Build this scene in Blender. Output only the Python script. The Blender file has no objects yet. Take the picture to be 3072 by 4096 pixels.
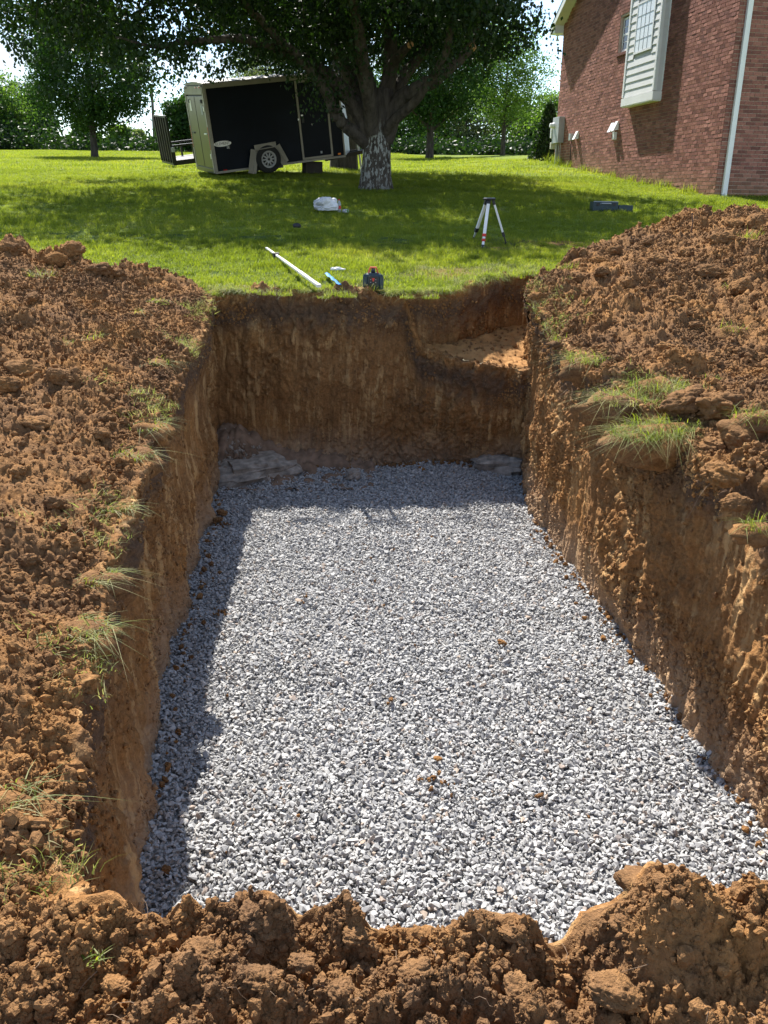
import bpy, bmesh, math, random
import numpy as np
from mathutils import Vector, Matrix

scene = bpy.context.scene
COL = scene.collection
rng = np.random.default_rng(7)
random.seed(7)

# ------------------------------------------------------------------ camera
FPX = 3500.0                      # focal length in photo pixels (photo 3072 wide)
PITCH = math.radians(19.9)
ROLL = 0.016
EYE = np.array([0.0, 0.0, 1.6])
_f = np.array([0, math.cos(PITCH), -math.sin(PITCH)])
_u0 = np.array([0, math.sin(PITCH), math.cos(PITCH)])
_r0 = np.array([1.0, 0, 0])
_r = _r0 * math.cos(ROLL) + _u0 * math.sin(ROLL)
_u = -_r0 * math.sin(ROLL) + _u0 * math.cos(ROLL)
cam_d = bpy.data.cameras.new('camera')
cam_d.sensor_fit = 'HORIZONTAL'
cam_d.sensor_width = 36.0
cam_d.lens = FPX / 3072 * 36.0
cam_d.clip_start = 0.05
cam_d.clip_end = 2000
cam = bpy.data.objects.new('camera', cam_d)
COL.objects.link(cam)
cam.matrix_world = Matrix(((_r[0], _u[0], -_f[0], EYE[0]), (_r[1], _u[1], -_f[1], EYE[1]),
                           (_r[2], _u[2], -_f[2], EYE[2]), (0, 0, 0, 1)))
scene.camera = cam

# ------------------------------------------------------------------ light
SUN_L = Vector((0.30, -0.78, -1.0)).normalized()
el = math.asin(-SUN_L.z)
az = math.atan2(-SUN_L.x, -SUN_L.y)
world = bpy.data.worlds.new('World')
scene.world = world
world.use_nodes = True
wt = world.node_tree
wt.nodes.clear()
def wn(t, **k):
    n = wt.nodes.new(t)
    for a, b in k.items():
        setattr(n, a, b)
    return n
sky = wn('ShaderNodeTexSky', sky_type='NISHITA', sun_disc=False, sun_elevation=el, sun_rotation=az)
sky.air_density = 1.0
sky.dust_density = 0.25
sky.altitude = 900
tc = wn('ShaderNodeTexCoord')
sep = wn('ShaderNodeSeparateXYZ')
wt.links.new(tc.outputs['Generated'], sep.inputs[0])
addz = wn('ShaderNodeMath', operation='ADD'); addz.inputs[1].default_value = 0.22
wt.links.new(sep.outputs[2], addz.inputs[0])
mx = wn('ShaderNodeMath', operation='MAXIMUM'); mx.inputs[1].default_value = 0.08
wt.links.new(addz.outputs[0], mx.inputs[0])
dx = wn('ShaderNodeMath', operation='DIVIDE'); dy = wn('ShaderNodeMath', operation='DIVIDE')
wt.links.new(sep.outputs[0], dx.inputs[0]); wt.links.new(mx.outputs[0], dx.inputs[1])
wt.links.new(sep.outputs[1], dy.inputs[0]); wt.links.new(mx.outputs[0], dy.inputs[1])
cmb = wn('ShaderNodeCombineXYZ')
wt.links.new(dx.outputs[0], cmb.inputs[0]); wt.links.new(dy.outputs[0], cmb.inputs[1])
nz = wn('ShaderNodeTexNoise')
nz.inputs['Scale'].default_value = 1.35
nz.inputs['Detail'].default_value = 7
nz.inputs['Roughness'].default_value = 0.56
wt.links.new(cmb.outputs[0], nz.inputs['Vector'])
cr = wn('ShaderNodeValToRGB')
cr.color_ramp.elements[0].position = 0.47
cr.color_ramp.elements[1].position = 0.68
wt.links.new(nz.outputs['Fac'], cr.inputs[0])
mixc = wn('ShaderNodeMixRGB')
wt.links.new(cr.outputs[0], mixc.inputs[0])
wt.links.new(sky.outputs[0], mixc.inputs[1])
mixc.inputs[2].default_value = (3.5, 3.55, 3.65, 1)
bg = wn('ShaderNodeBackground'); bg.inputs[1].default_value = 0.11
wt.links.new(mixc.outputs[0], bg.inputs[0])
wo = wn('ShaderNodeOutputWorld')
wt.links.new(bg.outputs[0], wo.inputs[0])

sun_d = bpy.data.lights.new('sun', 'SUN')
sun_d.energy = 5.0
sun_d.angle = math.radians(0.55)
sun_d.color = (1.0, 0.95, 0.87)
sun = bpy.data.objects.new('sun', sun_d)
COL.objects.link(sun)
sun.rotation_euler = SUN_L.to_track_quat('-Z', 'Y').to_euler()
sun.location = (-8, 20, 35)

vs = scene.view_settings
vs.view_transform = 'Standard'
vs.look = 'None'
vs.gamma = 1.0
vs.exposure = 1.28
vs.use_curve_mapping = False

# ------------------------------------------------------------------ helpers
def ray(px, py):
    return _f + _r * (px - 1536) / FPX - _u * (py - 2048) / FPX
def at_y(px, py, Y):
    d = ray(px, py)
    return EYE + d * (Y / d[1])

def _hash(ix, iy, iz, seed):
    h = (ix * 374761393 + iy * 668265263 + iz * 2147483647 + seed * 974634777) & 0xFFFFFFFF
    h = ((h ^ (h >> 13)) * 1274126177) & 0xFFFFFFFF
    h = ((h ^ (h >> 16)) * 2246822519) & 0xFFFFFFFF
    h = h ^ (h >> 15)
    return (h & 0xFFFFFF).astype(np.float64) / 0xFFFFFF * 2 - 1
def vnoise(x, y, z=None, seed=0):
    """smooth value noise in -1..1"""
    x = np.asarray(x, float); y = np.asarray(y, float)
    x0 = np.floor(x).astype(np.int64); y0 = np.floor(y).astype(np.int64)
    fx = x - x0; fy = y - y0
    fx = fx * fx * fx * (fx * (fx * 6 - 15) + 10); fy = fy * fy * fy * (fy * (fy * 6 - 15) + 10)
    def lay(iz):
        a = _hash(x0, y0, iz, seed); b = _hash(x0 + 1, y0, iz, seed)
        c = _hash(x0, y0 + 1, iz, seed); d = _hash(x0 + 1, y0 + 1, iz, seed)
        return (a * (1 - fx) + b * fx) * (1 - fy) + (c * (1 - fx) + d * fx) * fy
    if z is None:
        return lay(np.zeros_like(x0))
    z = np.asarray(z, float); z0 = np.floor(z).astype(np.int64); fz = z - z0
    fz = fz * fz * fz * (fz * (fz * 6 - 15) + 10)
    return lay(z0) * (1 - fz) + lay(z0 + 1) * fz
def rot2(x, y, a):
    c, s = math.cos(a), math.sin(a)
    return c * x - s * y, s * x + c * y
def fbm(x, y, z=None, octs=4, seed=0, gain=.5):
    t = 0; a = 1.0
    for i in range(octs):
        xx, yy = rot2(x, y, i * .7)
        t = t + a * vnoise(xx * 2 ** i, yy * 2 ** i, None if z is None else z * 2 ** i, seed + i * 17)
        a *= gain
    return t
def sstep(a, b, x):
    t = np.clip((x - a) / (b - a), 0, 1)
    return t * t * (3 - 2 * t)

def obj(name, me, parent=None):
    o = bpy.data.objects.new(name, me)
    COL.objects.link(o)
    if parent is not None:
        o.parent = parent
    return o
def mk(name, V, F, mat=None, parent=None, smooth=False, fmat=None, mats=None):
    me = bpy.data.meshes.new(name)
    V = np.asarray(V, dtype=np.float32)
    if isinstance(F, np.ndarray):
        n, k = F.shape
        me.vertices.add(len(V)); me.vertices.foreach_set('co', V.ravel())
        me.loops.add(n * k); me.loops.foreach_set('vertex_index', F.astype(np.int32).ravel())
        me.polygons.add(n)
        me.polygons.foreach_set('loop_start', np.arange(0, n * k, k, dtype=np.int32))
        me.polygons.foreach_set('loop_total', np.full(n, k, dtype=np.int32))
        me.update(calc_edges=True)
    else:
        me.from_pydata(V.tolist(), [], F)
    if mats:
        for m in mats: me.materials.append(m)
    elif mat is not None:
        me.materials.append(mat)
    if fmat is not None:
        me.polygons.foreach_set('material_index', np.asarray(fmat, dtype=np.int32))
    if smooth:
        me.polygons.foreach_set('use_smooth', np.ones(len(me.polygons), dtype=bool))
    me.update()
    return obj(name, me, parent)
def tag(o, label=None, cat=None, group=None, kind=None):
    if label: o['label'] = label
    if cat: o['category'] = cat
    if group: o['group'] = group
    if kind: o['kind'] = kind
    return o
def thing(name, label, cat, loc=(0, 0, 0), rz=0, group=None, mat=None):
    o = bpy.data.objects.new(name, None)
    o.empty_display_size = .1
    COL.objects.link(o)
    if mat is not None:
        o.matrix_world = mat
    else:
        o.location = loc
        o.rotation_euler = (0, 0, rz)
    return tag(o, label, cat, group)

class MB:
    """mesh builder: boxes, tubes and polygons gathered into one mesh"""
    def __init__(self): self.V = []; self.F = []
    def add(self, V, F):
        n = len(self.V); self.V += [tuple(v) for v in V]; self.F += [tuple(i + n for i in f) for f in F]; return self
    def box(self, c, s, rot=None, bev=0):
        hx, hy, hz = s[0] / 2, s[1] / 2, s[2] / 2
        if bev:
            bm = bmesh.new(); bmesh.ops.create_cube(bm, size=1)
            for v in bm.verts: v.co = (v.co.x * s[0], v.co.y * s[1], v.co.z * s[2])
            bmesh.ops.bevel(bm, geom=bm.edges[:], offset=bev, segments=2, affect='EDGES', profile=.6)
            bm.verts.index_update()
            V = [v.co.copy() for v in bm.verts]; F = [[v.index for v in f.verts] for f in bm.faces]; bm.free()
        else:
            V = [Vector((x * hx, y * hy, z * hz)) for x in (-1, 1) for y in (-1, 1) for z in (-1, 1)]
            F = [(0, 1, 3, 2), (4, 6, 7, 5), (0, 4, 5, 1), (2, 3, 7, 6), (0, 2, 6, 4), (1, 5, 7, 3)]
        if rot is not None: V = [rot @ v for v in V]
        c = Vector(c)
        return self.add([v + c for v in V], F)
    def bar(self, a, b, w, h, up=(0, 0, 1), bev=0):
        a = Vector(a); b = Vector(b); d = b - a; L = d.length; x = d / L
        u = Vector(up); y = u.cross(x)
        if y.length < 1e-4: y = Vector((0, 1, 0)).cross(x)
        y.normalize(); z = x.cross(y)
        return self.box((a + b) / 2, (L, w, h), Matrix((x, y, z)).transposed(), bev)
    def tube(self, pts, rad, n=8, caps=True):
        pts = [Vector(p) for p in pts]
        if not hasattr(rad, '__len__'): rad = [rad] * len(pts)
        V = []; F = []; prev = None
        for i, p in enumerate(pts):
            t = (pts[min(i + 1, len(pts) - 1)] - pts[max(i - 1, 0)]).normalized()
            if prev is None:
                a = Vector((0, 0, 1)) if abs(t.z) < .9 else Vector((1, 0, 0))
                x = a.cross(t).normalized()
            else:
                x = (prev - t * prev.dot(t)).normalized()
            prev = x; y = t.cross(x)
            for k in range(n):
                an = 2 * math.pi * k / n
                V.append(p + (x * math.cos(an) + y * math.sin(an)) * rad[i])
        m = len(pts)
        for i in range(m - 1):
            for k in range(n):
                k2 = (k + 1) % n
                F.append((i * n + k, i * n + k2, (i + 1) * n + k2, (i + 1) * n + k))
        if caps:
            F.append(tuple(reversed(range(n)))); F.append(tuple((m - 1) * n + k for k in range(n)))
        return self.add(V, F)
    def lathe(self, prof, n=20, o=(0, 0, 0)):
        V = []; F = []
        for r, z in prof:
            for k in range(n):
                a = 2 * math.pi * k / n
                V.append((o[0] + r * math.cos(a), o[1] + r * math.sin(a), o[2] + z))
        for i in range(len(prof) - 1):
            for k in range(n):
                k2 = (k + 1) % n
                F.append((i * n + k, i * n + k2, (i + 1) * n + k2, (i + 1) * n + k))
        F.append(tuple(reversed(range(n)))); F.append(tuple((len(prof) - 1) * n + k for k in range(n)))
        return self.add(V, F)
    def prism(self, poly, axis, t0, t1):
        """extrude 2D polygon; axis 0/1/2 is the extrusion axis"""
        n = len(poly); V = []
        for t in (t0, t1):
            for p in poly:
                q = list(p); q.insert(axis, t); V.append(q)
        F = [tuple(reversed(range(n))), tuple(range(n, 2 * n))]
        for k in range(n):
            k2 = (k + 1) % n
            F.append((k, k2, n + k2, n + k))
        return self.add(V, F)
    def build(self, name, mat, parent=None, smooth=False):
        o = mk(name, self.V, self.F, mat, parent, smooth)
        bm = bmesh.new(); bm.from_mesh(o.data); bmesh.ops.recalc_face_normals(bm, faces=bm.faces[:]); bm.to_mesh(o.data); bm.free()
        return o

# ------------------------------------------------------------------ materials
def newmat(name):
    m = bpy.data.materials.new(name); m.use_nodes = True
    nt = m.node_tree
    p = nt.nodes['Principled BSDF']
    return m, nt, p
def N(nt, t, **k):
    n = nt.nodes.new(t)
    for a, b in k.items():
        if a == 'inp':
            for kk, v in b.items(): n.inputs[kk].default_value = v
        else: setattr(n, a, b)
    return n
def noise(nt, vec, scale, detail=4, rough=.55, dist=0):
    n = N(nt, 'ShaderNodeTexNoise', inp={'Scale': scale, 'Detail': detail, 'Roughness': rough, 'Distortion': dist})
    if vec is not None: nt.links.new(vec, n.inputs['Vector'])
    return n
def ramp(nt, fac, stops):
    r = N(nt, 'ShaderNodeValToRGB')
    e = r.color_ramp.elements
    while len(e) < len(stops): e.new(.5)
    for i, (p, c) in enumerate(stops):
        e[i].position = p; e[i].color = c if len(c) == 4 else (*c, 1)
    nt.links.new(fac, r.inputs[0])
    return r
def mixrgb(nt, fac, a, b, bt='MIX'):
    n = N(nt, 'ShaderNodeMixRGB', blend_type=bt)
    for i, v in ((0, fac), (1, a), (2, b)):
        if hasattr(v, 'is_output') or isinstance(v, bpy.types.NodeSocket): nt.links.new(v, n.inputs[i])
        else: n.inputs[i].default_value = v if i == 0 else ((*v, 1) if len(v) == 3 else v)
    return n
def bump(nt, p, h, strength=.4, dist=.01):
    b = N(nt, 'ShaderNodeBump', inp={'Strength': strength, 'Distance': dist})
    nt.links.new(h, b.inputs['Height']); nt.links.new(b.outputs[0], p.inputs['Normal'])
    return b
def plain(name, col, rough=.5, metal=0, var=.12, scale=6, bmp=0, spec=.5, coat=0):
    m, nt, p = newmat(name)
    tcn = N(nt, 'ShaderNodeTexCoord')
    n = noise(nt, tcn.outputs['Object'], scale, 5)
    a = tuple(max(0, c * (1 - var)) for c in col); b = tuple(min(1, c * (1 + var)) for c in col)
    r = ramp(nt, n.outputs['Fac'], [(.3, a), (.7, b)])
    nt.links.new(r.outputs[0], p.inputs['Base Color'])
    p.inputs['Roughness'].default_value = rough
    p.inputs['Metallic'].default_value = metal
    p.inputs['Specular IOR Level'].default_value = spec
    p.inputs['Coat Weight'].default_value = coat
    if bmp:
        n2 = noise(nt, tcn.outputs['Object'], scale * 8, 4)
        bump(nt, p, n2.outputs['Fac'], bmp, .003)
    return m

def dirt_mat(name, kind):
    """crumbly clay soil. kind: 'top' loose spoil, 'wall' cut face, 'ground' mixes lawn soil by the vertex attribute"""
    m, nt, p = newmat(name)
    geo = N(nt, 'ShaderNodeNewGeometry')
    pos = geo.outputs['Position']
    n1 = noise(nt, pos, 1.7, 5, .6, .4)
    n2 = noise(nt, pos, 9, 5, .62)
    n3 = noise(nt, pos, 60, 4, .65)
    c1 = ramp(nt, n1.outputs['Fac'], [(.33, (.135, .077, .041)), (.5, (.228, .120, .050)), (.64, (.335, .165, .052))])
    c2 = ramp(nt, n2.outputs['Fac'], [(.32, (.105, .066, .043)), (.52, (.218, .122, .060)), (.72, (.36, .195, .080))])
    mx1 = mixrgb(nt, .5, c1.outputs[0], c2.outputs[0])
    c3 = ramp(nt, n3.outputs['Fac'], [(.3, (.62, .60, .58)), (.7, (1.3, 1.3, 1.3))])
    if kind == 'wall': mx1 = mixrgb(nt, .45, mx1.outputs[0], (.36, .178, .064))
    mx2 = mixrgb(nt, .8, mx1.outputs[0], c3.outputs[0], 'MULTIPLY')
    out = mx2.outputs[0]
    hb = n3.outputs['Fac']
    if kind == 'wall':
        sp = N(nt, 'ShaderNodeSeparateXYZ'); nt.links.new(pos, sp.inputs[0])
        at = N(nt, 'ShaderNodeAttribute', attribute_name='dep')          # depth below the lip, m
        # smeared bucket streaks of pale clay, drawn down the cut
        mp = N(nt, 'ShaderNodeMapping'); mp.inputs['Scale'].default_value = (11, 11, 1.1)
        nt.links.new(pos, mp.inputs['Vector'])
        n4 = noise(nt, mp.outputs[0], 1.6, 4, .6)
        st = ramp(nt, n4.outputs['Fac'], [(.5, (0, 0, 0)), (.6, (1, 1, 1))])
        n5 = noise(nt, pos, 2.6, 3, .6)
        patch = ramp(nt, n5.outputs['Fac'], [(.40, (0, 0, 0)), (.56, (1, 1, 1))])
        mm = mixrgb(nt, 1, st.outputs[0], patch.outputs[0], 'MULTIPLY')
        s2 = N(nt, 'ShaderNodeMath', operation='MULTIPLY'); s2.inputs[1].default_value = .85
        nt.links.new(mm.outputs[0], s2.inputs[0])
        mpf = N(nt, 'ShaderNodeMapping'); mpf.inputs['Scale'].default_value = (34, 34, 2.2)
        nt.links.new(pos, mpf.inputs['Vector'])
        n4b = noise(nt, mpf.outputs[0], 1.5, 4, .7)
        fs = ramp(nt, n4b.outputs['Fac'], [(.32, (.55, .52, .5)), (.55, (1, 1, 1)), (.75, (1.35, 1.3, 1.2))])
        outs = mixrgb(nt, .5, out, fs.outputs[0], 'MULTIPLY')
        wallh = n4b.outputs['Fac']
        w = mixrgb(nt, s2.outputs[0], outs.outputs[0], (.50, .31, .14))
        # dark topsoil band
        dn = N(nt, 'ShaderNodeMath', operation='ADD')
        nt.links.new(at.outputs['Fac'], dn.inputs[0])
        n6 = noise(nt, pos, 3.5, 3); ms = N(nt, 'ShaderNodeMath', operation='MULTIPLY_ADD')
        ms.inputs[1].default_value = .35; ms.inputs[2].default_value = -.17
        nt.links.new(n6.outputs['Fac'], ms.inputs[0]); nt.links.new(ms.outputs[0], dn.inputs[1])
        tb = ramp(nt, dn.outputs[0], [(.0, (0, 0, 0)), (.1, (.8, .8, .8)), (.22, (1, 1, 1)), (.45, (0, 0, 0))])
        ts = mixrgb(nt, .85, (.125, .080, .053), c3.outputs[0], 'MULTIPLY')
        w2 = mixrgb(nt, tb.outputs[0], w.outputs[0], ts.outputs[0])
        # pale silty foot of the cut
        hz = N(nt, 'ShaderNodeMath', operation='ADD'); nt.links.new(sp.outputs[2], hz.inputs[0]); nt.links.new(ms.outputs[0], hz.inputs[1])
        mr = N(nt, 'ShaderNodeMapRange', inp={1: -.94, 2: -.55, 3: .8, 4: 0}); nt.links.new(hz.outputs[0], mr.inputs[0])
        w3 = mixrgb(nt, mr.outputs[0], w2.outputs[0], (.40, .285, .19))
        out = w3.outputs[0]
    if kind == 'ground':
        at = N(nt, 'ShaderNodeAttribute', attribute_name='lawn')
        n7 = noise(nt, pos, 14, 4)
        gcol = ramp(nt, n7.outputs['Fac'], [(.35, (.045, .075, .018)), (.65, (.10, .14, .035))])
        w = mixrgb(nt, at.outputs['Fac'], out, gcol.outputs[0])
        out = w.outputs[0]
    nt.links.new(out, p.inputs['Base Color'])
    p.inputs['Roughness'].default_value = 1.0
    p.inputs['Specular IOR Level'].default_value = .08
    n8 = noise(nt, pos, 170, 3, .7)
    ad = N(nt, 'ShaderNodeMath', operation='MULTIPLY_ADD'); ad.inputs[1].default_value = .45
    nt.links.new(n8.outputs['Fac'], ad.inputs[0]); nt.links.new(hb, ad.inputs[2])
    if kind == 'wall':
        a2 = N(nt, 'ShaderNodeMath', operation='MULTIPLY_ADD'); a2.inputs[1].default_value = .4
        nt.links.new(wallh, a2.inputs[0]); nt.links.new(ad.outputs[0], a2.inputs[2]); ad = a2
    bump(nt, p, ad.outputs[0], .9, .014)
    return m
M_DIRT = dirt_mat('loose_soil', 'top')
M_WALL = dirt_mat('cut_soil', 'wall')
M_GROUND = dirt_mat('ground_soil', 'ground')

def leaf_mat(name, cols, trans=.5, tcol=None, rough=.5, wscale=.5, coat=.3):
    m, nt, p = newmat(name)
    oi = N(nt, 'ShaderNodeNewGeometry')
    n = noise(nt, oi.outputs['Position'], wscale, 3)
    ad = N(nt, 'ShaderNodeMath', operation='MULTIPLY_ADD'); ad.inputs[1].default_value = .55
    nt.links.new(oi.outputs['Random Per Island'], ad.inputs[0])
    sc = N(nt, 'ShaderNodeMath', operation='MULTIPLY_ADD'); sc.inputs[1].default_value = .9; sc.inputs[2].default_value = -.25
    nt.links.new(n.outputs['Fac'], sc.inputs[0]); nt.links.new(sc.outputs[0], ad.inputs[2])
    r = ramp(nt, ad.outputs[0], [(i / (len(cols) - 1) * .8 + .1, c) for i, c in enumerate(cols)])
    nt.links.new(r.outputs[0], p.inputs['Base Color'])
    p.inputs['Roughness'].default_value = rough
    p.inputs['Specular IOR Level'].default_value = coat
    t = N(nt, 'ShaderNodeBsdfTranslucent')
    tm = mixrgb(nt, 1, r.outputs[0], tcol or (1.6, 1.9, .8), 'MULTIPLY')
    nt.links.new(tm.outputs[0], t.inputs[0])
    ms = N(nt, 'ShaderNodeMixShader'); ms.inputs[0].default_value = trans
    nt.links.new(p.outputs[0], ms.inputs[1]); nt.links.new(t.outputs[0], ms.inputs[2])
    nt.links.new(ms.outputs[0], nt.nodes['Material Output'].inputs[0])
    return m
M_GRASS = leaf_mat('grass', [(.085, .125, .018), (.14, .19, .024), (.20, .245, .034), (.29, .29, .08)], .58, (1.7, 1.65, .6), .55, .45)
M_GRASSD = leaf_mat('dry_grass', [(.10, .13, .035), (.20, .23, .07), (.33, .31, .14), (.42, .36, .2)], .45, (1.3, 1.4, .8), .6, 5)
M_LEAF = leaf_mat('pear_leaf', [(.014, .030, .012), (.022, .044, .014), (.034, .062, .017)], .22, (1.6, 2.0, .6), .5, .8, .18)
M_LEAFB = leaf_mat('maple_leaf', [(.018, .042, .015), (.030, .066, .018), (.05, .095, .024)], .32, (1.6, 1.9, .6), .55, .5, .1)
M_LEAFL = leaf_mat('light_leaf', [(.06, .11, .025), (.09, .16, .035), (.13, .20, .05)], .48, (1.6, 1.7, .6), .45, .4)
M_LEAFP = leaf_mat('pale_leaf', [(.11, .14, .06), (.15, .19, .08), (.2, .23, .11)], .45, (1.4, 1.5, .8), .5, .4)

# ------------------------------------------------------------------ ground shape
_gy = np.array([-40, 0, 25, 65, 80, 120, 320.]); _gz = np.array([-3.3, 0, 2.07, 4.3, 4.45, 3.5, -4])
def G(x, y):
    x = np.asarray(x, float); y = np.asarray(y, float)
    z = 0
    for d in (-3, -1.5, 0, 1.5, 3):
        k = np.clip((y - 8) / 15, 0, 1)
        z = z + np.interp(y + d * k, _gy, _gz)
    z = z / 5
    z = z + .30 * sstep(24, 33, y) * sstep(1, 6, x) * (1 - sstep(40, 60, y))       # bank by the house
    z = z + sstep(18, 60, y) * np.clip(x, -30, 30) * .006
    z = z + .035 * fbm(x * .35, y * .35, octs=3, seed=3) * sstep(9, 14, y)
    return z

# opening of the dig: counter-clockwise from front-left corner
LEFT = [(-.62, 1.47), (-.76, 1.95), (-.83, 2.3), (-.93, 2.75), (-1.03, 3.2), (-1.13, 3.95), (-1.23, 4.6), (-1.28, 5.3), (-1.4, 6.5), (-1.58, 7.9), (-1.66, 8.42)]
BACK = [(-1.66, 8.42), (-1.2, 8.5), (-.6, 8.5), (-.05, 8.56), (.2, 8.62)]
NOTCH = [(.2, 8.62), (.68, 8.72), (.95, 9.05), (1.18, 9.42), (1.6, 9.62), (2.15, 9.66), (2.2, 9.4), (1.75, 9.1), (1.45, 8.6), (1.3, 8.18)]
RIGHT = [(1.3, 8.18), (1.27, 7.3), (1.29, 6.4), (1.33, 5.6), (1.36, 4.9), (1.42, 4.3), (1.5, 3.7), (1.57, 3.2), (1.64, 2.4), (1.66, 1.47)]
FRONT = [(1.66, 1.47), (1.1, 1.5), (.6, 1.52), (.4, 1.46), (.1, 1.5), (-.25, 1.52), (-.62, 1.47)]
LEFT = [(a - .10 * min(1, max(0, (8.3 - b) / 1.2)), b) for a, b in LEFT]
RIGHT = [(a + (.09 + .13 * min(1, max(0, (5.6 - b) / 2))) * min(1, max(0, (8.1 - b) / 1.0)), b) for a, b in RIGHT]
FRONT[0] = RIGHT[-1]; FRONT[-1] = LEFT[0]
LIP = LEFT + BACK[1:] + NOTCH[1:] + RIGHT[1:] + FRONT[1:-1]
LIPA = np.array(LIP)
def resample(P, step):
    P = np.asarray(P, float)
    L = np.concatenate([[0], np.cumsum(np.hypot(*np.diff(P[:, :2], axis=0).T))])
    n = max(2, int(round(L[-1] / step)) + 1)
    t = np.linspace(0, L[-1], n)
    return np.stack([np.interp(t, L, P[:, i]) for i in range(P.shape[1])], 1), t
def inside(x, y, poly):
    c = np.zeros(np.shape(x), bool)
    n = len(poly)
    for i in range(n):
        x0, y0 = poly[i]; x1, y1 = poly[(i + 1) % n]
        if y0 == y1: continue
        k = ((y0 > y) != (y1 > y)) & (x < (x1 - x0) * (y - y0) / (y1 - y0) + x0)
        c ^= k
    return c
def dist_lip(x, y, poly=None, closed=True):
    P = np.array(poly if poly is not None else LIP)
    d = np.full(np.shape(x), 1e9)
    n = len(P)
    for i in range(n if closed else n - 1):
        a = P[i]; b = P[(i + 1) % n]; ab = b - a
        t = np.clip(((x - a[0]) * ab[0] + (y - a[1]) * ab[1]) / (ab @ ab + 1e-12), 0, 1)
        d = np.minimum(d, np.hypot(x - a[0] - t * ab[0], y - a[1] - t * ab[1]))
    return d
_bx = np.array([-9, -6, -4.2, -3.3, -2.5, -2, -1.7, 0, .7, 1.15, 1.7, 2.3, 3, 4, 8, 12.])
_by = np.array([10.6, 10.2, 9.75, 9.3, 8.95, 8.74, 8.48, 8.54, 8.72, 9.44, 9.70, 10.35, 11.0, 11.4, 11.7, 12])
def yb(x):
    return np.interp(x, _bx, _by)
def lawn_mask(x, y):
    e = .10 * fbm(x * 3.1, y * 3.1, octs=3, seed=21)
    return sstep(-.08, .10, y - yb(x) + e)
def worn_at(x, y):
    w = np.zeros(np.shape(x))
    for cx, cy, sx_, sy_ in ((.75, 9.75, .6, .4), (1.5, 11.6, .25, .2), (2.3, 12.2, .5, .4), (4.6, 14.2, .8, .6), (-.25, 8.85, .3, .25), (3.2, 12.2, .6, .4), (-1.3, 8.7, .4, .15)):
        w = np.maximum(w, np.exp(-((x - cx) / sx_) ** 2 - ((y - cy) / sy_) ** 2))
    return w
FB = [(-.30, 1.47, .03, .08, .08), (-.215, 1.47, .05, .05, .06), (-.05, 1.46, .05, .04, .05), (.29, 1.46, .05, .04, .05), (.40, 1.40, -.06, .04, .2),
      (.62, 1.42, .20, .10, .14), (.80, 1.42, .16, .10, .14), (-.15, 1.30, .07, .09, .06), (.45, 1.28, .03, .06, .06), (-.42, 1.33, .05, .07, .07), (.2, 1.3, .04, .1, .06)]
RB = [(1.75, 4.75, .16, .22, .2), (1.95, 4.35, .20, .25, .18), (1.62, 5.35, .13, .18, .18), (1.5, 6.0, .10, .15, .2), (2.3, 5.0, .12, .25, .25), (1.85, 3.7, .14, .2, .3), (1.45, 8.0, .12, .2, .25), (1.9, 5.6, .10, .2, .14)]
LB = [(-3.75, 9.35, .16, .22, .18), (-3.2, 8.95, .10, .2, .15), (-2.55, 8.65, .10, .18, .12), (-3.9, 8.4, .14, .5, .4), (-4.3, 7.6, .14, .5, .6), (-1.5, 3.25, .10, .25, .14), (-1.25, 2.35, .12, .25, .2), (-1.9, 5.2, .06, .2, .1), (-2.2, 4.8, .05, .2, .12), (-1.85, 4.0, .05, .3, .12)]
def H_base(x, y):
    z = G(x, y)
    tap = sstep(-.02, .4, yb(x) - y)
    left = np.interp(-x, [.4, 1.2, 2, 3, 4.2, 6.5], [.01, .02, .05, .13, .22, .25]) * np.interp(y, [1.5, 4, 8, 9.5], [.35, .5, 1, 1]) * (x < 0)
    hc = np.interp(x, [1.2, 1.5, 2, 2.5, 2.9, 3.4, 4.2, 5.5, 8], [.02, .08, .17, .22, .28, .39, .45, .50, .52])
    prof = sstep(6.0, 9.8, y)
    right = (.07 + hc * prof) * sstep(.9, 1.5, x)
    bum = 0
    for a, b, h, sx, sy in FB + RB + LB:
        bum = bum + h * np.exp(-((x - a) / sx) ** 2 - ((y - b) / sy) ** 2)
    front = -.11 * sstep(1.9, 1.6, y) * sstep(-3, 0, -abs(x))
    xl = np.interp(y, [q[1] for q in LEFT], [q[0] for q in LEFT]); xr = np.interp(y, [q[1] for q in RIGHT[::-1]], [q[0] for q in RIGHT[::-1]])
    mid = sstep(1.5, 2.0, y) * sstep(8.3, 7.6, y)
    sh = -.10 * np.exp(-((np.minimum(x, xl) - xl) / .28) ** 2) * (x < .2) * mid - .07 * np.exp(-((np.maximum(x, xr) - xr) / .28) ** 2) * (x > .2) * mid
    return z + (left + right) * tap + bum + front + sh
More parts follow.
